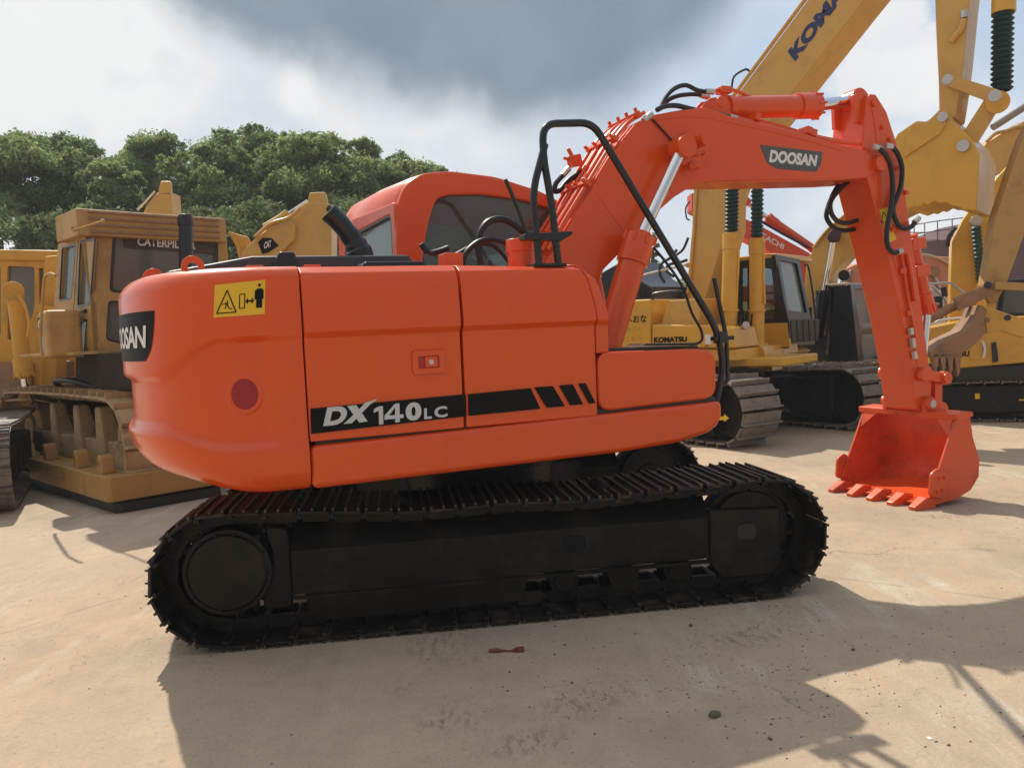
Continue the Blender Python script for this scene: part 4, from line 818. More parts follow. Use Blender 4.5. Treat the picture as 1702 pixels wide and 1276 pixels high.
# ---- brown dozer on the left
def dozer():
    c = gp(180, 835, .14); F = Frame(c.x, c.y, -.785)
    D = thing('bulldozer', 'weathered brown crawler dozer with a boxy glazed cab behind the orange counterweight', 'bulldozer', F)
    # corner beam with three lugs
    a, zt = F.on(180, 785, 0); sL, _ = F.on(46, 800, 0)
    lR = F.os(372, 822, 0)[0]; zt = .385; zb = .13
    out = [(sL, .10), (sL+.10, 0), (-.04, 0), (0, .04), (0, lR), (-.30, lR), (-.30, .30), (sL, .30)]
    bm_ = MB().pz(out, zb, zt).build('push_beam', BEAM, D, bevel=.015)
    for x in (77, 127, 167):
        s_, _ = F.on(x, 775, .06); MB().pl(rnd([(s_-.08, zt-.01), (s_-.075, zt+.15), (s_-.02, zt+.20), (s_+.04, zt+.17), (s_+.08, zt-.01)], .035), .05, .18).build('lug', BEAM, bm_, bevel=.01)
    MB().pz([(sL-.1, .08), (-.12, .08), (-.05, .14), (-.05, lR), (-.8, lR), (-.8, .5), (sL-.1, .5)], .0, .11).build('skid_pad', DARKM, D, bevel=.02)
    MB().pz([(sL-1.2, .14), (sL+.2, .14), (sL+.2, .5), (sL-1.2, .5)], .02, .14).build('skid_pad', BLACKP, D, bevel=.02)
    # track
    t = make_track(D, -4.3, -.62, .60, .22, .98, 44, DIRTY, sag=-.02, gro=1, gh=.06, pt=.03, gap=.94, linkmat=DIRTY)
    MB().pl([(-4.1, .30), (-.7, .30), (-.7, .62), (-4.1, .62)], .45, .85).build('track_frame', DIRTY, D, bevel=.03)
    for s_ in (-4.3, -.62): MB().cyl((s_, .5, .6), (s_, .75, .6), .46, n=30).cyl((s_, .45, .6), (s_, .8, .6), .2, n=20).build('track_wheel', DIRTY, D, bevel=.02)
    for s_ in (-3.0, -2.1, -1.35): MB().loft([(s_-.15, .40, .3), (s_+.15, .40, .3), (s_+.15, .7, .3), (s_-.15, .7, .3)], [(s_-.10, .40, 1.0), (s_+.06, .40, 1.0), (s_+.06, .55, 1.0), (s_-.10, .55, 1.0)]).build('track_bracket', DIRTY, D, bevel=.03)
    make_track(D, -4.3, -.62, .60, 2.3, 3.0, 44, DIRTY, sag=-.02, gro=1, gh=.06, pt=.03, link=False)
    # hull, platform
    MB().pl([(-4.4, .5), (-.5, .5), (-.4, 1.0), (-.5, 1.28), (-4.4, 1.28)], 1.0, 2.3).build('hull', HULL, D, bevel=.03)
    MB().pl([(-2.1, 1.20), (-.3, 1.20), (-.22, 1.26), (-.22, 1.60), (-2.0, 1.60)], .42, 2.9).build('cab_base', HULL, D, bevel=.02)
    # cab
    cw = gp(160, 620, 1.62); o = cw-F.o; sc0 = -.34; lc0 = .42
    # place cab corner so that it stands under its pixel column
    best = min(((abs(proj(F.o+F.u*(s_/100)+F.n*lc0+Vector((0, 0, 1.7)))[0]-158), s_/100) for s_ in range(-250, 150)))
    sc0 = best[1]
    MB().pl([(sc0-2.0, 1.595), (sc0+.02, 1.595), (sc0+.02, 1.63), (sc0-2.0, 1.63)], lc0-.25, lc0+2.1).build('fender_plate', CATB, D, bevel=.006)
    lp = lambda pts: F.poly(pts, lc0); sp = lambda pts: F.polys(pts, sc0)
    side = lp([(97, 398), (166, 383), (154, 607), (86, 590)])
    z0 = 1.63; side[2] = (sc0, z0); side[3] = (side[3][0], z0); side[1] = (sc0, side[1][1]); zt = side[1][1]; side[0] = (side[0][0], zt)
    smin = side[0][0]
    w1 = rnd(lp([(104, 411), (127, 406), (120, 496), (99, 500)]), .05); w2 = rnd(lp([(134, 402), (158, 398), (150, 506), (129, 510)]), .05); w3 = rnd(lp([(126, 535), (146, 531), (140, 592), (121, 590)]), .04)
    cs = plate('cab_side', side, [w1, w2, w3], .04, CATB, D, 'l', lc0+.02, bevel=.008)
    for w in (w1, w2, w3): MB().pl(w, lc0+.03, lc0+.036).build('window', GLASSM, cs)
    for w in (w1, w2, w3):
        cx = sum(p[0] for p in w)/len(w); cz = sum(p[1] for p in w)/len(w)
        plate('window_seal', [(cx+(a-cx)*1.06, cz+(b-cz)*1.04) for a, b in w], [[(cx+(a-cx)*.93, cz+(b-cz)*.96) for a, b in w]], .012, BLACK, cs, 'l', lc0-.004)
    TB(F, 'door_gap', [(131, 398), (124, 500), (114, 594)], lc0-.006, .007, BLACK, cs, cr=0); MB().box((F.on(143, 517, lc0)[0]-.05, lc0-.04, F.on(143, 517, lc0)[1]-.02), (F.on(143, 517, lc0)[0]+.06, lc0-.0, F.on(143, 517, lc0)[1]+.02)).build('door_handle', BLACK, cs, bevel=.005)
    lmax = F.os(378, 430, sc0)[0]
    fw = rnd(sp([(190, 389), (360, 402), (360, 470), (300, 488), (184, 484)]), .06); fw2 = rnd(sp([(180, 501), (225, 503), (225, 575), (176, 564)]), .05)
    front = [(lc0, z0), (lmax, z0), (lmax, zt), (lc0, zt)]
    cf = plate('cab_front', front, [fw, fw2], .04, CATB, D, 's', sc0-.02, bevel=.008)
    for w in (fw, fw2):
        MB().ps(w, sc0-.035, sc0-.03).build('window', GLASSM, cf)
        cx = sum(p[0] for p in w)/len(w); cz = sum(p[1] for p in w)/len(w)
        plate('window_seal', [(cx+(a-cx)*1.03, cz+(b-cz)*1.05) for a, b in w], [[(cx+(a-cx)*.975, cz+(b-cz)*.95) for a, b in w]], .012, BLACK, cf, 's', sc0+.004)
    MB().ps(sp([(207, 391), (358, 401), (358, 422), (207, 411)]), sc0+.004, sc0-.0).build('sun_strip', M('strip_brown', (.05, .035, .025), .5), cf)
    text('CATERPILLAR', quadmap(F, [(228, 408), (325, 415), (325, 402), (229, 394)], sc0+.005, out=1, plane='s'), WHITE, cf, bold=.03, th=.002)
    MB().box((smin, lc0+.05, z0), (smin+.04, lmax, zt)).build('cab_back', CATB, D)
    MB().pl([(smin, z0), (sc0, z0), (sc0, zt), (smin, zt)], lmax-.04, lmax).build('cab_side', CATB, D)
    MB().pl(rnd([(smin+.5, z0), (smin+1.0, z0), (smin+1.0, z0+.45), (smin+.72, z0+.5), (smin+.6, z0+1.05), (smin+.48, z0+1.0)], .05), lc0+.5, lc0+1.0).build('seat', M('seat_cloth', (.28, .30, .28), .8), D, bevel=.04)
    # louvred roof
    zr = F.os(180, 349, sc0+.12)[1]; sl = F.on(95, 374, lc0-.1)[0]; lr = F.os(376, 372, sc0+.1)[0]
    rf = MB().box((sl, lc0-.12, zt-.02), (sc0+.10, lr, zr)).build('roof', CATB, D, bevel=.015)
    for k in range(4): z = zt+.03+(zr-zt-.06)*k/3; MB().box((sc0+.098, lc0+.0, z-.014), (sc0+.12, lr-.1, z+.014)).build('louvre', BROWN, rf, bevel=.006)
    TB(F, 'grab_rail', [(120, 378), (122, 382), (168, 368), (170, 366)], lc0-.14, .012, CATB, rf)
    # tank with emblem
    q = F.on(94, 598, lc0-.3); q2 = F.on(94, 515, lc0-.3)
    tk = MB().box((q[0]-.16, lc0-.42, q[1]+.02), (q[0]+.16, lc0-.05, q2[1])).build('side_tank', CATB, D, bevel=.05)
    s_ = q[0]; z = q2[1]-.18; MB().box((s_-.13, lc0-.424, z-.30), (s_+.0, lc0-.4205, z+.12)).build('emblem_plate', M('emblem_white', (.45, .42, .38), .6), tk)
    MB().box((s_-.12, lc0-.426, z-.06), (s_-.01, lc0-.4245, z+.11)).build('emblem_field', DECALK, tk); text('C', lambda u, v, w: Vector((s_-.105+.08*u, lc0-.428, z-.03+.11*v)), WHITE, tk, bold=.06)
    for x in (77, 127, 167):
        s_, _ = F.on(x, 775, .06); MB().cyl((s_-.02, .05, .49), (s_-.02, .19, .49), .04, n=14).build('lug_pin', BROWN, D, bevel=.004)
    for k in range(9): MB().cyl((sL+.12+k*.16, -.001, .27), (sL+.12+k*.16, -.014, .27), .014, n=6).build('bolt', BROWN, bm_)
    for z in (z0+.02, z0+.55, zt-.12): MB().box((sc0-.02, lc0+.02, z), (sc0+.012, lc0+.07, z+.09)).build('cab_hinge', CATB, cf, bevel=.004)
    MB().tube([(sc0-1.9, lc0+.3, 1.1), (sc0-1.2, lc0-.1, 1.28), (sc0-.6, lc0-.12, 1.30), (sc0-.1, lc0+.1, 1.18)], .028).build('hose', RUB, D)
    # exhaust standing in front of the cab
    a = F.q3(309, 440, sc0+.55); b = F.q3(309, 375, sc0+.55); cc = F.q3(307, 357, sc0+.55)
    MB().tube([(a[0], a[1], 1.4), a, b, cc], .075, n=16, cr=0).cyl(b, (cc[0], cc[1], cc[2]-.02), .085, n=16).build('exhaust_stack', BLACK, D, bevel=.006)
    MB().tube([F.p3(x, y, lc0-.6) for x, y in ((92, 458), (84, 455), (75, 460), (72, 480), (67, 560), (70, 590))], .016).build('grab_rail', CATB, D)
    MB().box((sc0-.4, lc0+.3, .9), (sc0+1.0, lc0+1.7, 1.45)).build('engine_cover', DARKM, D, bevel=.04)
dozer()
# ---- yellow machine cut by the left edge
def yellow_left():
    F = Frame(-7.2, 11.6, .12)
    Y = thing('crawler_loader', 'yellow crawler machine with upright cylinder, cut off by the left picture edge', 'loader', F)
    sh = [(-70, 430), (98, 424), (95, 655), (-70, 655)]
    w1 = rnd(F.poly([(13, 441), (60, 443), (60, 515), (50, 540), (24, 568), (14, 565)], 0), .05); w2 = rnd(F.poly([(65, 445), (75, 445), (75, 508), (67, 508)], 0), .03); w3 = rnd(F.poly([(-60, 441), (4, 441), (4, 560), (-60, 560)], 0), .05)
    cb = plate('cab_side', F.poly(sh, 0), [w1, w2, w3], .05, CATY, Y, 'l', 0, bevel=.01)
    for w in (w1, w2, w3): MB().pl(w, .02, .026).build('window', GLASSM, cb)
    PL(F, 'cab_back', [(-70, 430), (98, 424), (95, 655), (-70, 655)], 1.3, .05, CATY, Y)
    PL(F, 'roof', [(-80, 413), (98, 416), (98, 434), (-80, 432)], -.08, 1.5, CATY, Y, .03)
    PL(F, 'lower_body', [(-70, 598), (52, 604), (52, 690), (-70, 690)], -.12, 1.5, BROWN, Y, .02)
    PL(F, 'mast', [(74, 426), (98, 424), (93, 650), (66, 650)], -.5, .35, CATY, Y, .02)
    a = F.p3(25, 490, -.75); b = F.p3(40, 622, -.75); barrel(Y, a, b, .10, CATY, 'lift_cylinder', rod=F.p3(46, 662, -.75), rodr=.05)
    MB().cyl(F.p3(22, 484, -.85), F.p3(22, 484, -.6), .13, n=16).build('cylinder_eye', CATY, Y, bevel=.01)
    BAR(F, 'lift_link', (56, 512), (90, 518), 14, -.7, .12, CATY, Y); TB(F, 'hose', [(30, 490), (42, 510), (48, 540), (46, 560)], -.9, .02, CATY, Y)
    make_track(Y, -2.6, .9, .55, -1.1, -.5, 28, DIRTY, sag=0, gro=1, gh=.05, link=False)
    make_track(Y, -2.6, .9, .55, 1.2, 1.8, 28, DIRTY, sag=0, gro=1, gh=.05, link=False)
yellow_left()
def edge_track():
    c = gp(20, 857); F = Frame(c.x, c.y, -1.12)
    K = thing('excavator', 'dark crawler track end of a machine cut off by the left picture edge', 'excavator', F)
    make_track(K, -3.4, -.45, .46, -.58, .02, 42, GREYSH, sag=.03, link=False, linkmat=BLACKP)
    MB().pl([(-3.3, .2), (-.6, .2), (-.6, .62), (-3.3, .62)], -.5, -.06).build('track_frame', BLACKP, K, bevel=.03); MB().cyl((-.45, -.4, .46), (-.45, -.15, .46), .36, n=30).build('idler_wheel', BLACKP, K, bevel=.02)
edge_track()
def gold_booms():
    F = Frame(-3.9, 13.0, 0)
    G = thing('excavator', 'gold excavator boom with a black badge rising above the dark engine hood', 'excavator', F)
    b = PL(F, 'boom', [(478, 372), (496, 345), (510, 336), (548, 338), (551, 360), (550, 620), (470, 620), (470, 420), (486, 398)], -.22, .44, KTAN, G, .02)
    PL(F, 'boom_head', [(510, 340), (514, 320), (540, 319), (545, 340)], -.2, .1, KTAN, b, .02); PL(F, 'boom_head', [(510, 340), (514, 320), (540, 319), (545, 340)], .1, .1, KTAN, b, .02)
    a = PL(F, 'lower_boom', [(395, 620), (400, 420), (424, 396), (452, 376), (480, 366), (491, 374), (489, 398), (462, 425), (452, 620)], -.32, .3, KTAN, G, .02)
    sticker(F, [(436, 422), (429, 403), (437, 395), (452, 396), (463, 408), (446, 420)], -.325, DECALK, a, 'badge', th=.01); text('CAT', quadmap(F, [(438, 414), (451, 410), (451, 399), (440, 402)], -.34), WHITE, a, bold=.04)
    TB(F, 'rod', [(430, 388), (512, 334)], -.1, .03, CHROME, G, cr=0); TB(F, 'hydraulic_pipe', [(424, 394), (450, 372), (480, 362), (500, 345)], -.36, .03, KTAN, G); TB(F, 'hydraulic_pipe', [(440, 378), (470, 360), (478, 352)], -.2, .06, KTAN, G)
    for k in range(5): TB(F, 'hydraulic_pipe', [(402+k*5, 440), (396+k*5, 412), (386+k*6, 392+k), (380+k*3, 386+k*2)], -.3+.07*k, .028, CATY, G)
    TB(F, 'hose', [(545, 345), (553, 352), (560, 368)], -.3, .05, BLACK, G)
    MB().pl(F.poly([(300, 700), (600, 700), (600, 520), (300, 520)], 1.2), -.8, 1.4).build('house', CATB, G, bevel=.05)
    make_track(G, -2.0, 1.6, .42, -1.2, -.6, 26, GREYSH, link=False); make_track(G, -2.0, 1.6, .42, .9, 1.5, 26, GREYSH, link=False)
    F = Frame(-6.4, 14.5, 0)
    H = thing('excavator', 'ochre boom tip with an open clevis poking up over the louvred cab roof', 'excavator', F)
    b = PL(F, 'boom', [(236, 356), (243, 342), (259, 321), (284, 319), (287, 360), (287, 620), (200, 620), (205, 420)], -.2, .42, KTAN, H, .02)
    for l in (-.2, .12): PL(F, 'clevis', [(262, 324), (266, 301), (283, 301), (284, 324)], l, .09, KTAN, b, .015)
    TB(F, 'hydraulic_pipe', [(228, 349), (240, 338), (258, 318)], -.22, .02, CHROME, H, cr=0)
    MB().pl(F.poly([(60, 680), (330, 680), (330, 500), (60, 500)], 1.2), -.8, 1.4).build('house', CATB, H, bevel=.05)
    make_track(H, -2.0, 1.6, .42, -1.2, -.6, 26, GREYSH, link=False); make_track(H, -2.0, 1.6, .42, .9, 1.5, 26, GREYSH, link=False)
gold_booms()
# ---- big yellow excavator with raised boom
def komatsu():
    TF = Frame(3.21, 12.43, -1.047); F = Frame(3.21, 12.43, -.70)
    K = thing('excavator', 'big yellow excavator with blue lettering on its raised boom and two green bellows', 'excavator', F)
    dz = TF.az-F.az
    def rt(o): o.rotation_euler.z = dz; return o
    for l0, l1, sg in ((-1.5, -.82, -1), (.82, 1.5, 1)):
        rt(make_track(K, -1.5, 1.45, .475, l0, l1, 44, GREYSH, sag=.05, gh=.05, pt=.022, gro=1, gap=.80))
        f = rt(MB().pl([(-1.35, .28), (1.1, .28), (1.1, .70), (-1.35, .70)], l0+.03, l1-.05).build('track_frame', BLACKP, K, bevel=.04))
        MB().pl(rnd([(.55, .20), (1.35, .20), (1.35, .78), (.55, .74)], .06), l0-.02, l1-.1).build('idler_guard', BLACKP, f, bevel=.03)
        for s_ in (-1.5, 1.45): MB().cyl((s_, l0+.2, .475), (s_, l1-.2, .475), .36, n=30).build('track_wheel', BLACKP, f, bevel=.02)
        if sg < 0:
            q = TF.poly([(1193, 692), (1203, 692), (1203, 688), (1211, 695), (1203, 701), (1203, 698), (1193, 698)], l0-.03); MB().pl(q, l0-.022, l0-.027).build('arrow_mark', YSTICK, f, smooth=0)
    rt(MB().box((-.7, -.9, .35), (.7, .9, .8)).build('centre_frame', BLACKP, K, bevel=.03)); MB().cyl((0, 0, .8), (0, 0, 1.15), .62, n=40).build('slewing_ring', DARKM, K)
    L0 = -1.25
    a = PL(F, 'rear_body', [(950, 503), (1081, 497), (1081, 578), (950, 590)], L0, 2.3, KYEL, K, .03)
    b = PL(F, 'side_body', [(1083, 539), (1180, 540), (1215, 545), (1222, 579), (1083, 578)], L0+.003, .8, KYEL, K, .03)
    PL(F, 'tool_box', [(1112, 500), (1166, 496), (1160, 541), (1098, 541)], L0+.12, .5, KTAN, K, .01)
    PL(F, 'deck_frame', [(950, 590), (1082, 579), (1224, 580), (1226, 600), (950, 604)], L0+.05, 2.2, KYEL, K, .02)
    text('KOMATSU', quadmap(F, [(1087, 570), (1142, 568), (1142, 559), (1087, 560)], L0), DECALK, b, bold=.05, th=.004)
    text('へおな', quadmap(F, [(1040, 537), (1075, 536), (1075, 523), (1040, 525)], L0), DECALK, a, bold=.02, th=.004)
    text('ミラリング', quadmap(F, [(1037, 552), (1064, 551), (1064, 543), (1037, 544)], L0), M('letter_grey', (.25, .2, .1), .6), a, bold=0, th=.004)
    text('わこおり', quadmap(F, [(1030, 568), (1066, 566), (1066, 558), (1030, 559)], L0), M('letter_ochre', (.55, .2, .03), .6), a, bold=0, th=.004)
    PL(F, 'engine_cover', [(985, 505), (1000, 452), (1036, 432), (1056, 462), (1080, 476), (1082, 500)], L0+.5, 1.2, BLACK, K, .03)
    for k in range(6): TB(F, 'grille_bar', [(1058+k*6, 478), (1058+k*6, 492)], L0+.45, .012, BLACK, K, cr=0)
    TB(F, 'grab_rail', [(1086, 498), (1088, 488), (1132, 484), (1134, 494)], L0+.05, .018, BLACK, K); TB(F, 'grab_rail', [(1066, 458), (1105, 448), (1140, 440)], L0+.4, .018, STEEL, K, cr=0)
    TB(F, 'hose', [(1105, 470), (1097, 455), (1100, 438), (1115, 428), (1125, 415)], L0+.4, .022, RUB, K); TB(F, 'hose', [(1120, 460), (1108, 450), (1112, 440), (1130, 436), (1142, 432)], L0+.5, .022, RUB, K)
    # boom
    bl = -.34
    side = [(1207, 380), (1164, 524), (1168, 600), (1120, 600), (1141, 480), (1150, 380), (1153, 300), (1165, 240), (1190, 203), (1218, 167), (1342, 1), (1590, -330), (1640, -400), (1700, -400), (1700, -340), (1684, -310), (1436, 1), (1312, 160), (1262, 226), (1222, 285), (1208, 330)]
    B = MB().pl(F.poly(side, bl), bl, -bl).build('boom', KTAN, K, bevel=.015)
    text('KOMATSU', quadmap(F, [(1322, 103), (1462, -82), (1449, -100), (1309, 86)], bl-.002), BLUEL, B, bold=.06, th=.004)
    TB(F, 'hydraulic_pipe', [(1158, 305), (1153, 390), (1146, 470), (1135, 520)], bl-.03, .02, KTAN, B, cr=0); TB(F, 'hydraulic_pipe', [(1215, 165), (1338, 0), (1400, -80)], bl+.02, .03, KTAN, B, cr=0)
    TB(F, 'hose', [(1216, 150), (1220, 128), (1238, 116), (1245, 118)], bl, .016, RUB, B); TB(F, 'hose', [(1147, 335), (1140, 345), (1141, 362), (1146, 366)], bl-.04, .012, RUB, B)
    TB(F, 'hose', [(1144, 395), (1135, 415), (1122, 425)], bl-.04, .02, RUB, B)
    # lift cylinders with bellows
    for (x0, x1, yt, r, l) in ((1207, 1216, 388, .115, -.72), (1255, 1258, 397, .105, -.30)):
        A = Vector(F.p3(x0+3, 590, l)); Bp = Vector(F.p3(x1, yt, l)); d = (Bp-A).normalized()
        cy = MB().cyl(A, Bp, r, n=22).cyl(Bp-d*.22, Bp, r*1.1, n=22).cyl(A+d*.62, A+d*.65, r*1.18, n=22).build('lift_cylinder', KYEL, K, bevel=.004, seg=1)
        bellows(F, cy, (x1, yt-3), (x1+1, 300), l, r*.88, 13)
        MB().cyl(A-Vector((0, .16, 0)), A+Vector((0, .16, 0)), .19, n=24).build('cylinder_foot', KYEL, cy, bevel=.01)
        TB(F, 'hydraulic_pipe', [(x1+12, yt+5), (x1+11, yt+60), (x0+16, 505)], l-.02, .018, KYEL, cy, cr=0)
        TB(F, 'rod', [(x1+1, 300), (x1+2, 270)], l, r*.5, CHROME, cy, cr=0)
    for k, x in enumerate((1232, 1238, 1244, 1251)): TB(F, 'hose', [(x-1, 522), (x-3, 545), (x+3, 565), (x-4, 582)], -.7+.1*k, .016, RUB, K)
    MB().box((.0, -.95, 1.0), (1.35, .3, 1.12)).build('front_deck', KYEL, K, bevel=.02)
    # cab
    lc = .42; sf = F.on(1292, 500, lc)[0]
    sd = rnd(F.poly([(1228, 430), (1284, 423), (1292, 434), (1303, 500), (1312, 537), (1312, 578), (1228, 578)], lc), .04)
    wd = rnd(F.poly([(1266, 444), (1284, 446), (1290, 500), (1290, 530), (1266, 530)], lc), .03); wd0 = rnd(F.poly([(1233, 444), (1244, 444), (1244, 530), (1233, 530)], lc), .03)
    cs = plate('cab_side', sd, [wd, wd0], .04, BLACK, K, 'l', lc, bevel=.008)
    for w in (wd, wd0): MB().pl(w, lc+.01, lc+.014).build('window', GLASS, cs)
    PL(F, 'cab_skirt', [(1240, 538), (1309, 536), (1313, 577), (1240, 578)], lc-.03, .06, KYEL, K, .008)
    ff = F.polys([(1285, 424), (1326, 432), (1345, 530), (1352, 572), (1312, 574), (1303, 530)], sf); fg = F.polys([(1293, 432), (1322, 438), (1339, 521), (1307, 516)], sf)
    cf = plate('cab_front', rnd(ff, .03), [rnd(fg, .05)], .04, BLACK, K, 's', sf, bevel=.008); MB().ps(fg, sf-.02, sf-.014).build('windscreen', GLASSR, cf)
    lm = max(p[0] for p in ff)
    zt = F.os(1292, 424, sf)[1]; zl = F.on(1292, 578, lc)[1]
    MB().box((sf-1.5, lc-.03, zt-.06), (sf+.02, lm, zt+.03)).build('cab_roof', KYEL, K, bevel=.03, seg=3)
    MB().box((sf-1.5, lc, zl), (sf-1.46, lm, zt-.3)).build('cab_back', BLACK, K); MB().pl([(sf-1.5, zl), (sf, zl), (sf, zl+.6), (sf-1.5, zl+.6)], lm-.05, lm).build('cab_side', BLACK, K); MB().box((sf-1.5, lc, zl), (sf, lm, zl+.06)).build('cab_floor', DARKM, K)
    MB().pl(rnd([(sf-1.1, zl+.1), (sf-.6, zl+.1), (sf-.55, zl+.5), (sf-.95, zl+.52), (sf-1.05, zl+1.1), (sf-1.2, zl+1.1)], .05), lc+.25, lc+.7).build('seat', DARKM, K, bevel=.04)
    TB(F, 'mirror_arm', [(1336, 442), (1343, 442), (1350, 480), (1356, 530)], lc-.1, .014, BLACK, K)
    # front guard and nose
    q = F.os; MB().ps(F.polys([(1309, 532), (1362, 530), (1360, 566), (1312, 568)], sf+.15), sf+.15, sf+.05).build('front_guard', DARKM, K, bevel=.01)
    PL(F, 'nose_plate', [(1236, 579), (1280, 577), (1300, 588), (1285, 598), (1236, 602)], lc-.1, 1.2, KYEL, K, .015)
    PL(F, 'nose_sill', [(1238, 606), (1282, 604), (1284, 617), (1236, 620)], lc-.05, 1.2, KYEL, K, .01)
    for k in range(5): TB(F, 'guard_bar', [(1314+k*10, 532), (1316+k*10, 567)], lc-.16, .014, DARKM, K, cr=0)
    for x in (1092, 1118, 1146, 1174, 1200): MB().cyl(F.p3(x, 575, L0-.0), F.p3(x, 575, L0-.015), .016, n=6).build('bolt', BROWN, b)
    PL(F, 'decal_plate', [(1172, 556), (1182, 556), (1182, 572), (1172, 572)], L0-.003, .004, WHITE, b, 0); PL(F, 'decal_plate', [(1186, 554), (1204, 554), (1204, 560), (1186, 560)], L0-.003, .004, HITO, b, 0)
    MB().cyl(F.p3(1240, 540, -.9), F.p3(1240, 540, -.7), .05, n=12).build('hose_coupling', STEEL, K)
    # arm, bucket and linkage
    al = -.26
    A = PL(F, 'arm', [(1554, 0), (1556, 60), (1560, 140), (1561, 185), (1570, 200), (1588, 196), (1594, 160), (1602, 100), (1612, 0), (1640, -250), (1668, -400), (1610, -430), (1560, -200)], al, .52, KTAN, K, .015)
    MB().cyl(F.p3(1603, 18, al-.02), F.p3(1603, 30, al-.02), .045, n=12).build('fitting', STEEL, A); TB(F, 'hose', [(1601, 32), (1598, 48), (1586, 62), (1580, 70)], al-.03, .035, KTAN, A)
    BS = [(1561, 183), (1552, 192), (1540, 202), (1523, 201), (1492, 222), (1468, 262), (1478, 318), (1507, 349), (1519, 343), (1524, 346), (1536, 339), (1541, 342), (1553, 334), (1560, 338), (1573, 337), (1580, 342), (1593, 344), (1600, 349), (1622, 350), (1625, 312), (1628, 257), (1614, 229), (1600, 216), (1586, 204), (1575, 190)]
    BL = -.52; bk = PL(F, 'bucket', BS, BL, 1.04, KYEL, K, .02)
    a = PL(F, 'side_plate', [(1561, 183), (1540, 204), (1505, 230), (1502, 262), (1562, 222), (1572, 205)], BL-.03, .03, KYEL, bk, .006)
    for l in (BL+.1, -BL-.22): BAR(F, 'link_arm', (1575, 133), (1654, 160), 20, l+.1, .07, KTAN, K, 24); BAR(F, 'bucket_link', (1656, 158), (1602, 244), 26, l+.14, .09, KTAN, K, 28)
    for x, y, r in ((1575, 133, .06), (1567, 195, .06), (1654, 160, .07), (1601, 243, .07)): pin(F, A, x, y, BL-.02, r)
    MB().cyl(F.p3(1658, 170, -.4), F.p3(1658, 170, .3), .13, n=20).build('link_pin', KYEL, K, bevel=.01)
    cy = TB(F, 'bucket_cylinder', [(1668, 22), (1672, -120), (1680, -260)], -.1, .13, KYEL, K, cr=0, n=20); bellows(F, cy, (1667, 20), (1665, 152), -.1, .125, 15)
komatsu()
def cat_mid():
    F = Frame(5.9, 15.2, -.62)
    K = thing('excavator', 'ochre boomed excavator with black cab and twin silver rods, standing beyond the orange arm', 'excavator', F)
    bl = -.3
    MB().pl(F.poly([(1620, 262), (1550, 280), (1440, 330), (1411, 350), (1367, 389), (1341, 432), (1337, 480), (1336, 600), (1372, 600), (1375, 483), (1381, 458), (1428, 406), (1470, 372), (1560, 330), (1630, 300)], bl), bl, -bl).build('boom', KTAN, K, bevel=.02)
    TB(F, 'hydraulic_pipe', [(1352, 412), (1375, 382), (1412, 352), (1440, 338)], bl-.03, .025, KTAN, K)
    for a, b, c, l in (((1358, 560), (1369, 488), (1386, 395), -.55), ((1382, 590), (1397, 488), (1404, 458), -.75)):
        barrel(K, F.p3(*a, l), F.p3(*b, l), .11, BLACK, 'lift_cylinder', rod=F.p3(*c, l), rodr=.05)
    MB().cyl(F.p3(1388, 390, -.7), F.p3(1388, 390, -.3), .10, n=16).build('boom_pin', M('purple_cap', (.05, .02, .05), .5), K, bevel=.01)
    lc = -.95; sf = F.on(1412, 540, lc)[0]
    PL(F, 'cab_side', [(1386, 482), (1398, 474), (1414, 476), (1428, 608), (1378, 608)], lc, .05, BLACK, K, .01)
    fo = F.polys([(1410, 474), (1462, 472), (1478, 608), (1422, 612)], sf); g1 = F.polys([(1417, 480), (1455, 478), (1462, 545), (1426, 548)], sf); g2 = F.polys([(1428, 555), (1464, 552), (1470, 602), (1432, 605)], sf)
    cf = plate('cab_front', rnd(fo, .03), [rnd(g1, .04), rnd(g2, .04)], .05, BLACK, K, 's', sf, bevel=.01)
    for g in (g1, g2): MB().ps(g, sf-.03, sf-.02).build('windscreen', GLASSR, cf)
    lm = max(p[0] for p in fo); zt = F.os(1430, 474, sf)[1]; zl = F.os(1430, 608, sf)[1]
    MB().box((sf-.34, lc, zt-.02), (sf+.02, lm, zt+.03)).build('cab_roof', M('roof_pale', (.5, .42, .3), .5), K, bevel=.02); MB().box((sf-.34, lc, zl), (sf-.30, lm, zt)).build('cab_back', BLACK, K); MB().box((sf-.34, lm-.04, zl), (sf, lm, zt)).build('cab_side', GLASSD, K); MB().box((sf-.34, lc, zl), (sf, lm, zl+.05)).build('cab_floor', DARKM, K)
    MB().pl(rnd([(sf-.30, zl+.1), (sf-.12, zl+.1), (sf-.12, zl+.5), (sf-.24, zl+.52), (sf-.26, zl+1.15), (sf-.29, zl+1.15)], .05), lc+.3, lc+.8).build('seat', M('seat_green', (.12, .16, .07), .7), K, bevel=.04)
    PL(F, 'house', [(1240, 606), (1480, 606), (1480, 628), (1240, 630)], lc-.05, 2.6, KYEL, K, .02); PL(F, 'rear_body', [(1200, 500), (1250, 520), (1250, 625), (1200, 625)], lc, 2.4, KTAN, K, .03)
    make_track(K, -1.7, 1.7, .45, -1.5, -.85, 30, GREYSH, sag=.04, link=False); make_track(K, -1.7, 1.7, .45, .9, 1.55, 30, GREYSH, sag=.04, link=False)
    MB().cyl((0, 0, .4), (0, 0, 1.3), .6, n=30).build('slewing_ring', DARKM, K); MB().box((-1.4, -1.4, .25), (1.4, 1.4, .65)).build('track_frame', BLACKP, K, bevel=.05)
    TB(F, 'pipe', [(1455, 606), (1476, 607)], lc-.4, .06, CATY, K, cr=0)
cat_mid()
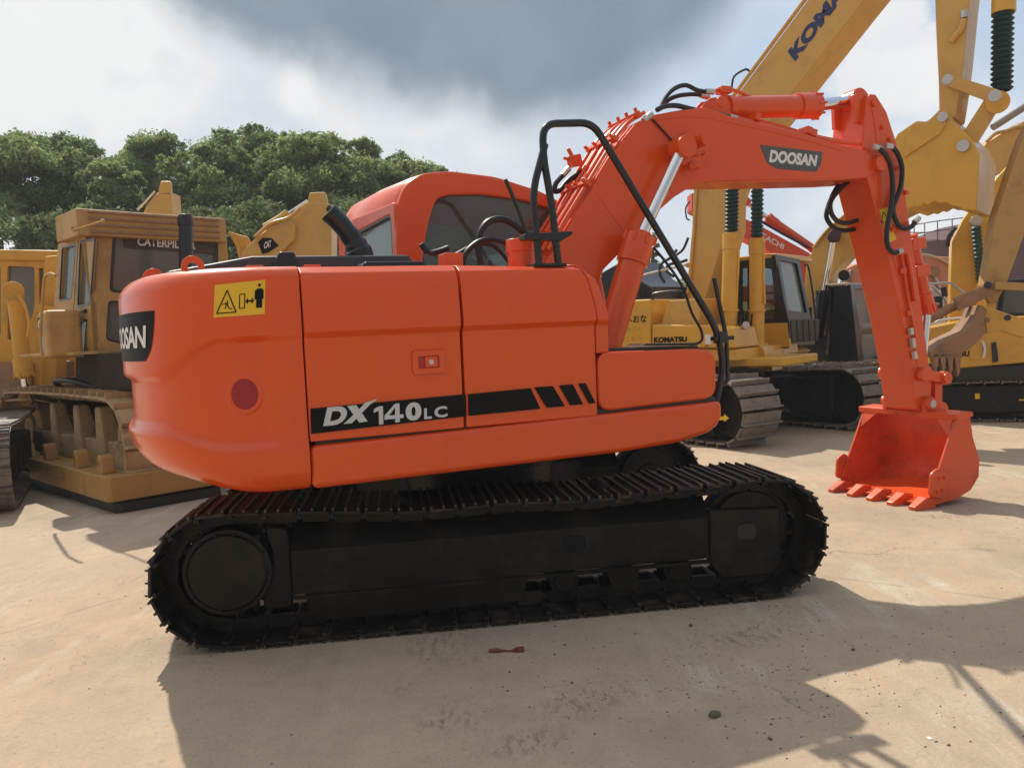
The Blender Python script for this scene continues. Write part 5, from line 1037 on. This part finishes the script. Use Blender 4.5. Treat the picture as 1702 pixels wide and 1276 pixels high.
def hitachi():
    F = Frame(5.6, 18.5, 0)
    K = thing('excavator', 'orange red excavator whose lettered boom and cylinder slope down behind the yellow cab', 'excavator', F)
    b = PL(F, 'boom', [(1150, 320), (1235, 362), (1262, 374), (1345, 420), (1356, 432), (1354, 560), (1325, 560), (1333, 448), (1262, 408), (1150, 350)], -.25, .5, HITO, K, .02)
    text('HITACHI', quadmap(F, [(1252, 389), (1301, 415), (1304, 406), (1255, 380)], -.252), WHITE, b, bold=.02, th=.006)
    barrel(K, F.p3(1352, 414, 0), F.p3(1278, 363, 0), .09, HITO, 'arm_cylinder', rod=F.p3(1240, 336, 0), rodr=.05)
    TB(F, 'hydraulic_pipe', [(1262, 366), (1300, 388), (1345, 412)], -.1, .03, RUB, K, cr=0)
    MB().box((-1.0, -.6, .5), (1.6, 2.0, 2.4)).build('house', HITO, K, bevel=.06)
    make_track(K, -1.8, 1.8, .45, -1.3, -.7, 28, GREYSH, link=False); make_track(K, -1.8, 1.8, .45, 1.4, 2.0, 28, GREYSH, link=False)
hitachi()
def right_small():
    F = Frame(7.33, 12.75, -.40)
    K = thing('excavator', 'yellow excavator on low black tracks at the right edge behind the worn brown bucket', 'excavator', F)
    for l0, l1 in ((-1.1, -.65), (.65, 1.1)):
        make_track(K, -1.75, 2.2, .31, l0, l1, 44, GREYSH, sag=.02, gh=.02, pt=.012, link=False)
        f = MB().pl([(-1.7, .12), (2.1, .12), (2.1, .54), (-1.7, .54)], l0+.02, l1-.04).build('track_frame', BLACKP, K, bevel=.04)
        for s_ in (-1.75, 2.2): MB().cyl((s_, l0+.05, .31), (s_, l1-.1, .31), .22, n=24).build('track_wheel', BLACKP, f, bevel=.02)
        if l0 < 0: MB().box((-.2, l0+.012, .34), (-.14, l0+.019, .42)).build('label', YSTICK, f, smooth=0); MB().box((.35, l0+.012, .31), (.9, l0+.019, .33)).build('label', YSTICK, f, smooth=0)
    MB().box((-.8, -.7, .2), (.8, .7, .6)).build('centre_frame', BLACKP, K, bevel=.03)
    PL(F, 'deck_frame', [(1520, 612), (1720, 605), (1720, 636), (1520, 640)], -1.0, 2.0, DARKM, K, .02)
    b = PL(F, 'side_body', [(1542, 545), (1600, 533), (1720, 524), (1740, 600), (1576, 614), (1545, 606)], -1.05, 1.0, KYEL, K, .03)
    PL(F, 'side_door', [(1612, 566), (1633, 564), (1633, 596), (1612, 598)], -1.07, .02, KYEL, b, .005); PL(F, 'vent', [(1648, 570), (1656, 568), (1660, 600), (1650, 603)], -1.09, .03, BLACK, b, .01)
    text('KOMATSU', quadmap(F, [(1560, 595), (1611, 592), (1611, 583), (1560, 586)], -1.05), DECALK, b, bold=.05, th=.004)
    TB(F, 'grab_rail', [(1556, 540), (1560, 533), (1602, 528), (1605, 531)], -1.08, .016, WHITE, K); TB(F, 'hose', [(1632, 566), (1637, 580), (1634, 595)], -1.1, .02, WHITE, K)
    B = MB().pl(F.poly([(1582, 402), (1600, 366), (1625, 331), (1675, 275), (1760, 200), (1760, 300), (1700, 372), (1660, 420), (1650, 620), (1576, 620), (1578, 530)], -.2), -.2, .2).build('boom', KYEL, K, bevel=.015)
    cy = TB(F, 'lift_cylinder', [(1630, 470), (1634, 600)], -.35, .07, KYEL, K, cr=0, n=16); bellows(F, cy, (1622, 376), (1631, 472), -.35, .075, 14)
    pin(F, B, 1621, 368, -.2, .08, d=.12); TB(F, 'hose', [(1636, 296), (1641, 318), (1648, 350)], -.24, .015, RUB, B)
    TB(F, 'hose', [(1589, 378), (1578, 392), (1575, 410)], -.25, .03, RUB, B); PL(F, 'mirror', [(1563, 478), (1573, 476), (1576, 492), (1566, 494)], -.5, .05, BLACK, K, .008)
    PL(F, 'cab', [(1665, 465), (1720, 462), (1720, 540), (1655, 540)], .15, .9, BLACK, K, .04); PL(F, 'window', [(1672, 475), (1715, 472), (1715, 520), (1666, 520)], .14, .008, GLASSM, K, 0)
right_small()
def brown_bucket():
    F = Frame(6.0, 9.8, -.25)
    K = thing('excavator', 'ochre excavator arm entering from the right edge, carrying a small worn brown bucket', 'excavator', F)
    A = PL(F, 'arm', [(1637, 474), (1655, 362), (1676, 300), (1702, 225), (1800, 60), (1900, 100), (1800, 250), (1702, 392), (1674, 470), (1655, 505)], -.16, .3, CATB, K, .015)
    PL(F, 'boom', [(1800, 60), (1900, 100), (2050, 420), (2050, 620), (1960, 620)], -.15, .3, CATB, K, .015)
    BAR(F, 'link_arm', (1590, 506), (1662, 474), 24, -.2, .07, BROWN, K, 18); BAR(F, 'link_arm', (1590, 506), (1662, 474), 24, .1, .07, BROWN, K, 18)
    TB(F, 'bucket_cylinder', [(1532, 536), (1560, 522), (1596, 504)], -.02, .055, BROWN, K, cr=0, n=14); BAR(F, 'cross_bar', (1655, 474), (1760, 480), 13, -.25, .06, CATB, K)
    bk = PL(F, 'bucket', [(1632, 506), (1620, 530), (1604, 550), (1570, 566), (1546, 584), (1549, 596), (1592, 592), (1622, 572), (1640, 552), (1637, 532), (1642, 515)], -.32, .62, BROWN, K, .015)
    for k in range(4):
        x = 1553+k*12; PL(F, 'tooth', [(x-4, 588), (x+9, 586), (x+7, 606+4*k), (x+3, 618+3*k), (x-1, 602)], -.32+.0*k, .16, BROWN, bk, .01)
    PL(F, 'coupler', [(1634, 508), (1648, 512), (1690, 526), (1720, 545), (1704, 562), (1668, 550), (1640, 554)], -.1, .2, KYEL, K, .015)
    for x, y, r, m_ in ((1674, 528, .035, BLACK), (1641, 474, .04, DARKM), (1640, 532, .03, BROWN)): pin(F, A, x, y, -.20, r, m_)
    TB(F, 'boom_pipe', [(1620, 500), (1580, 470), (1545, 472), (1532, 476)], .9, .016, STEEL, K, cr=0)
brown_bucket()
def right_booms():
    F = Frame(9.5, 14.0, 0)
    K = thing('excavator', 'tan excavator boom with a thin pipe along it crossing the sky at the right edge', 'excavator', F)
    b = PL(F, 'boom', [(1610, 268), (1640, 238), (1668, 220), (1705, 200), (1800, 170), (1900, 300), (1850, 620), (1780, 620), (1800, 300), (1705, 262), (1660, 290), (1610, 318)], -.2, .4, KTAN, K, .02)
    TB(F, 'boom_pipe', [(1640, 236), (1655, 222), (1672, 218), (1690, 212), (1712, 210)], -.25, .03, CATB, b); TB(F, 'rod', [(1650, 212), (1700, 180), (1740, 155)], .1, .06, M('dull_rod', (.25, .22, .2), .5), K, cr=0, n=12)
    MB().box((1.2, -.8, .3), (3.5, 1.6, 2.0)).build('house', KTAN, K, bevel=.05)
right_booms()
def pink_machine():
    F = Frame(9.2, 18.5, 0)
    K = thing('excavator', 'faded pinkish excavator with a pale cab, far behind the orange arm', 'excavator', F)
    PL(F, 'boom', [(1408, 445), (1430, 436), (1470, 430), (1530, 424), (1600, 428), (1620, 470), (1600, 520), (1530, 494), (1470, 478), (1420, 474)], -.3, .6, PINK, K, .05)
    for k in range(4): TB(F, 'hydraulic_pipe', [(1500, 422+k*3), (1540, 424+k*3), (1565, 432+k*3), (1590, 446+k*2)], -.35+.1*k, .03, M('pipe_sand', (.55, .38, .22), .6) if k == 0 else CATY, K)
    TB(F, 'hose', [(1416, 450), (1409, 460), (1414, 470), (1422, 480)], -.4, .05, BROWN, K); TB(F, 'rod', [(1548, 446), (1562, 478)], -.35, .035, STEEL, K, cr=0); pin(F, K, 1551, 452, -.3, .12, BROWN, .1)
    c = PL(F, 'cab', [(1522, 484), (1548, 478), (1570, 484), (1575, 560), (1522, 560)], -.8, 1.3, M('cab_white', (.7, .66, .58), .5), K, .05); PL(F, 'window', [(1526, 495), (1566, 492), (1568, 530), (1526, 532)], -.82, .02, BLACK, c, 0)
    TB(F, 'grab_rail', [(1530, 478), (1548, 476), (1560, 486), (1590, 518)], -.9, .03, STEEL, K); TB(F, 'grab_rail', [(1528, 508), (1540, 504), (1560, 505)], -.9, .025, STEEL, K)
    MB().box((-2.2, -.6, .5), (2.5, 1.5, 1.9)).build('house', PINK, K, bevel=.06); make_track(K, -1.8, 1.8, .4, -1.2, -.7, 26, GREYSH, link=False)
pink_machine()
def tank():
    c = gp(1622, 620); d = (Vector((c.x, c.y, 0))).normalized()*46; R = 3.3; z0 = 1.61+(508-407)/1357*45
    n = 48; v = []; rings = [(R, 0), (R, z0), (R*.8, z0+.42), (R*.5, z0+.75), (R*.2, z0+.9)]
    for r, z in rings: v += [(r*math.cos(2*math.pi*i/n), r*math.sin(2*math.pi*i/n), z) for i in range(n)]
    K = thing('storage_tank', 'dark maroon round tank with a railing round its top, far away at the right', 'tank', loc=(d.x, d.y, 0))
    obj('tank_wall', v, [(k*n+i, k*n+(i+1) % n, (k+1)*n+(i+1) % n, (k+1)*n+i) for k in range(4) for i in range(n)]+[tuple(range(4*n, 5*n))], MAROON, K, smooth=30)
    mb = MB()
    for h in (.45, .9): mb.tube([(R*math.cos(2*math.pi*i/32), R*math.sin(2*math.pi*i/32), z0+h) for i in range(33)], .025, n=5, cr=0)
    for i in range(32): mb.cyl((R*math.cos(2*math.pi*i/32), R*math.sin(2*math.pi*i/32), z0-.1), (R*math.cos(2*math.pi*i/32), R*math.sin(2*math.pi*i/32), z0+.9), .025, n=5)
    mb.build('railing', DARKM, K, smooth=0)
tank()
# ------------------------------------------------------------------ trees
def leafmat(name, a, b, tr=.35):
    m = bpy.data.materials.new(name); m.use_nodes = True; nt = m.node_tree; N = nt.nodes; L = nt.links; p = N['Principled BSDF']; p.inputs['Roughness'].default_value = .6; p.inputs['Specular IOR Level'].default_value = .3
    g = N.new('ShaderNodeNewGeometry'); mx = N.new('ShaderNodeMix'); mx.data_type = 'RGBA'; mx.inputs[6].default_value = (*a, 1); mx.inputs[7].default_value = (*b, 1)
    tc = N.new('ShaderNodeTexCoord'); n = N.new('ShaderNodeTexNoise'); n.inputs['Scale'].default_value = .7; n.inputs['Detail'].default_value = 4; L.new(tc.outputs['Object'], n.inputs[0])
    av = N.new('ShaderNodeMath'); av.operation = 'MULTIPLY_ADD'; L.new(n.outputs[0], av.inputs[0]); av.inputs[1].default_value = 1.8; av.inputs[2].default_value = -.65
    a2 = N.new('ShaderNodeMath'); a2.operation = 'MULTIPLY_ADD'; L.new(g.outputs['Random Per Island'], a2.inputs[0]); a2.inputs[1].default_value = .5; L.new(av.outputs[0], a2.inputs[2]); a2.use_clamp = True
    L.new(a2.outputs[0], mx.inputs[0]); L.new(mx.outputs[2], p.inputs['Base Color'])
    t = N.new('ShaderNodeBsdfTranslucent'); L.new(mx.outputs[2], t.inputs[0]); ms = N.new('ShaderNodeMixShader'); ms.inputs[0].default_value = tr; L.new(p.outputs[0], ms.inputs[1]); L.new(t.outputs[0], ms.inputs[2]); L.new(ms.outputs[0], N['Material Output'].inputs[0]); return m
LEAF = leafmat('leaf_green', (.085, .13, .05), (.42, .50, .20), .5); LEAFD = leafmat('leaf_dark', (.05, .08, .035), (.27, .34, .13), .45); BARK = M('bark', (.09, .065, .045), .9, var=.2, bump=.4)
def crown_mesh(name, blobs, nleaf, size, seed):
    r = np.random.default_rng(seed); vol = np.array([b[3]**2 for b in blobs]); idx = r.choice(len(blobs), nleaf, p=vol/vol.sum())
    B = np.array(blobs); d = r.normal(size=(nleaf, 3)); d /= np.linalg.norm(d, axis=1)[:, None]; d[:, 2] = np.where(d[:, 2] < -.3, d[:, 2]*.5, d[:, 2])
    # small tufts: leaves gather round sub-centres on each blob's shell
    nt_ = max(6, nleaf//22); ti = r.choice(len(blobs), nt_, p=vol/vol.sum()); td = r.normal(size=(nt_, 3)); td /= np.linalg.norm(td, axis=1)[:, None]; td[:, 2] = np.abs(td[:, 2])*.9-.25
    tcn = B[ti, :3]+td*(B[ti, 3]*r.uniform(.72, 1.08, nt_))[:, None]*np.array([1, 1, .85]); tr_ = B[ti, 3]*r.uniform(.16, .30, nt_)
    k = r.integers(0, nt_, nleaf); c = tcn[k]+d*(tr_[k]*r.uniform(.35, 1.0, nleaf))[:, None]
    m_ = r.random(nleaf) < .18; c[m_] = B[idx[m_], :3]+d[m_]*(B[idx[m_], 3]*r.uniform(.3, .95, m_.sum()))[:, None]
    s = size*r.uniform(.6, 1.3, nleaf); a = r.normal(size=(nleaf, 3)); a /= np.linalg.norm(a, axis=1)[:, None]; b = np.cross(a, r.normal(size=(nleaf, 3))); b /= np.linalg.norm(b, axis=1)[:, None]
    q = np.stack([c-a*s[:, None], c+b*s[:, None]*.45, c+a*s[:, None], c-b*s[:, None]*.45], 1).reshape(-1, 3)
    me = bpy.data.meshes.new(name); me.vertices.add(len(q)); me.vertices.foreach_set('co', q.ravel()); me.loops.add(len(q)); me.loops.foreach_set('vertex_index', np.arange(len(q))); me.polygons.add(nleaf); me.polygons.foreach_set('loop_start', np.arange(nleaf)*4); me.polygons.foreach_set('loop_total', np.full(nleaf, 4)); me.update(); return me
def tree(px, ptop, Y, rad, seed, label, n=75000, mat=None, group='broad trees along the yard'):
    r = random.Random(seed); x = (px-851)/FPX*Y*1.0; rad *= 1.12; yh = 554-.047*(px-851); H = EYE+(yh-ptop)/FPX*Y
    x += .0
    t = thing('broadleaf_tree', label, 'tree', loc=(x, Y, 0), group=group)
    blobs = []; zc = H*.62
    for k in range(48):
        an = r.uniform(0, 6.28); f = math.sqrt(r.random()); hh = r.uniform(-1, 1); w = math.sqrt(max(0, 1-(hh*(.93 if hh > 0 else .7))**2)); br = rad*r.uniform(.20, .38)
        blobs.append((math.cos(an)*f*rad*.85*w, math.sin(an)*f*rad*.85*w, zc+hh*(H-zc-br*1.0), br))
    for k in range(7):
        an = r.uniform(0, 6.28); q = r.uniform(0, .75)*rad; blobs.append((math.cos(an)*q, math.sin(an)*q, H-rad*.18-q*.35, rad*r.uniform(.12, .2)))
    me = crown_mesh('crown', blobs, n, .068, seed); fin('crown', me, mat or LEAF, t, smooth=0)
    mb = MB(); mb.tube([(0, 0, 0), (.1, 0, H*.2), (0, .1, H*.45), (.1, 0, H*.8)], [.28, .22, .16, .08], n=10)
    for k in range(7): b = blobs[k*3]; mb.tube([(0, 0, H*.25+k*.3), (b[0]*.4, b[1]*.4, (H*.35+b[2])/2), (b[0], b[1], b[2])], [.1, .06, .03], n=6)
    mb.build('trunk', BARK, t); return t
row = [(-50, 262, 27, 2.4), (70, 216, 26, 2.1), (140, 222, 29, 1.9), (212, 262, 25, 1.5), (298, 218, 30, 2.1), (375, 236, 27, 1.9), (452, 203, 30, 2.3), (545, 214, 28, 2.1), (622, 226, 30, 2.0), (697, 262, 29, 1.8), (762, 288, 31, 1.7)]
lab = ['broad green tree cut by the left picture edge', 'round topped tree above the yellow loader at far left', 'tall tree left of the brown cab roof', 'lower tree in the dip of the tree line above the brown cab', 'dense tree over the ochre boom tip', 'bushy tree between the two ochre boom tips', 'tallest tree of the row, above the gold boom head', 'wide dark tree right of the gold boom head', 'tree just left of the orange cab roof', 'smaller tree behind the orange cab roof corner', 'last and lowest tree of the row, over the orange cab roof']
for i, (a, b, c, d_) in enumerate(row): tree(a, b, c, d_, 20+i, lab[i])
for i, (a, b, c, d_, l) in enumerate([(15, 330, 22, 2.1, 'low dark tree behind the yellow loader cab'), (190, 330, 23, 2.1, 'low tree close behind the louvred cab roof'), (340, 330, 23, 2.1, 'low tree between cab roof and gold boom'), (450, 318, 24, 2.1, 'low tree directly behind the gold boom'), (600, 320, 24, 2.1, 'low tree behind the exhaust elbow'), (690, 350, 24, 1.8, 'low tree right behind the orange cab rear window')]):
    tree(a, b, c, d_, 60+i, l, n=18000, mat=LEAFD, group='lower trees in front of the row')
def far_green():
    for i, (px, top, Y, rad, l) in enumerate([(1150, 452, 34, 1.6, 'small far bush left of the raised yellow boom'), (1425, 470, 40, 2.0, 'far tree glimpsed left of the orange arm'), (1318, 455, 38, 1.6, 'far tree seen through the yellow machine cab')]):
        tree(px, top, Y, rad, 90+i, l, n=6000, mat=LEAF, group='small trees far behind the machines')
    Y = 26; px = 1093; x = (px-851)/FPX*Y; H = EYE+(543-388)/FPX*Y
    t = thing('conifer_tree', 'slim dark conifer standing behind the orange boom cylinder', 'tree', loc=(x, Y, 0))
    bl = [(0.1*math.cos(k*2), .1*math.sin(k*2), H*(.15+.82*k/13), .55*(1-k/14.5)+.06) for k in range(14)]
    fin('crown', crown_mesh('crown', bl, 9000, .09, 5), LEAFD, t, smooth=0); MB().tube([(0, 0, 0), (0, 0, H*.9)], [.12, .05], n=8, cr=0).build('trunk', BARK, t)
far_green()
# ------------------------------------------------------------------ small things on the ground
def stone(px, py, r, label, mat, name='stone', cat='stone', flat=.6, seed=0):
    c = gp(px, py); bm = bmesh.new(); bmesh.ops.create_icosphere(bm, subdivisions=2, radius=r); rr = random.Random(seed)
    for v in bm.verts: v.co *= 1+rr.uniform(-.18, .18); v.co.z = v.co.z*flat+r*flat*.7; v.co.x *= 1.3
    me = bpy.data.meshes.new(name); bm.to_mesh(me); bm.free(); o = fin(name, me, mat, smooth=25); o.location = (c.x, c.y, 0); o.rotation_euler.z = rr.uniform(0, 3); return tag(o, label, cat)
ST = M('stone_brown', (.12, .10, .06), .9, bump=.4)
stone(1187, 1190, .021, 'largest brown stone on the shaded concrete near the bottom edge', ST, seed=1)
stone(1148, 1040, .011, 'small dark stone just in front of the track middle', ST, seed=2)
stone(1280, 1228, .008, 'small brown pebble right of the largest stone near the bottom', ST, seed=3)
stone(1545, 1227, .009, 'tiny white scrap on the sunlit ground at lower right', WHITE, name='paper_scrap', cat='scrap', flat=.3, seed=4)
stone(1418, 1080, .009, 'dark pebble on the shaded ground right of the tracks', ST, seed=5)
c = gp(840, 1083); o = MB().tube([(-.085, 0, .012), (-.05, 0, .012), (-.015, .003, .008), (.03, -.002, .006), (.055, -.004, .012)], [.008, .011, .006, .005, .01], n=8).hexa((.075, -.004, .011), (.04, .004, .0), (-.003, .03, 0), (0, 0, .02)).build('plastic_piece', M('plastic_brown', (.16, .05, .025), .5), bevel=.003)
o.location = (c.x, c.y, 0); tag(o, 'broken reddish brown plastic piece lying in front of the track', 'litter')
def grit():
    mb = MB(); r = random.Random(3)
    for k in range(700):
        if r.random() < .6: x = r.gauss(.9, .8); y = r.gauss(3.7, .6)
        else: x = r.uniform(-3, 4.5); y = r.uniform(2.2, 9)
        if y < 2: continue
        s = r.uniform(.002, .0065)*(1 if r.random() < .93 else 1.6); a = r.uniform(0, 3); ca, sa = math.cos(a)*s, math.sin(a)*s
        mb.add([(x+ca, y+sa, 0), (x-sa, y+ca, 0), (x-ca, y-sa*.8, 0), (x+sa*.9, y-ca, 0), (x, y, s*.9)], [(0, 1, 4), (1, 2, 4), (2, 3, 4), (3, 0, 4)])
    for k in range(2600):
        x = r.uniform(-3.5, 4.5); y = r.uniform(2.1, 8); s = r.uniform(.0012, .003); a = r.uniform(0, 3); ca, sa = math.cos(a)*s, math.sin(a)*s
        mb.add([(x+ca, y+sa, 0), (x-sa, y+ca, 0), (x-ca, y-sa, 0), (x, y, s)], [(0, 1, 3), (1, 2, 3), (2, 0, 3)])
    o = mb.build('grit', M('grit_dark', (.12, .095, .07), .9), smooth=0); o['kind'] = 'stuff'
grit()

# ------------------------------------------------------------------ air
def haze():
    o = obj('haze', *(lambda m_: (m_.v, m_.f))(MB().box((-45, -4, -1), (45, 60, 14.5))), [], smooth=0); o['kind'] = 'stuff'
    m = bpy.data.materials.new('haze_air'); m.use_nodes = True; nt = m.node_tree; nt.nodes.clear(); ou = nt.nodes.new('ShaderNodeOutputMaterial'); v = nt.nodes.new('ShaderNodeVolumePrincipled')
    v.inputs['Color'].default_value = (.86, .90, .95, 1); v.inputs['Density'].default_value = .0017; nt.links.new(v.outputs[0], ou.inputs['Volume']); o.data.materials.append(m)
haze()
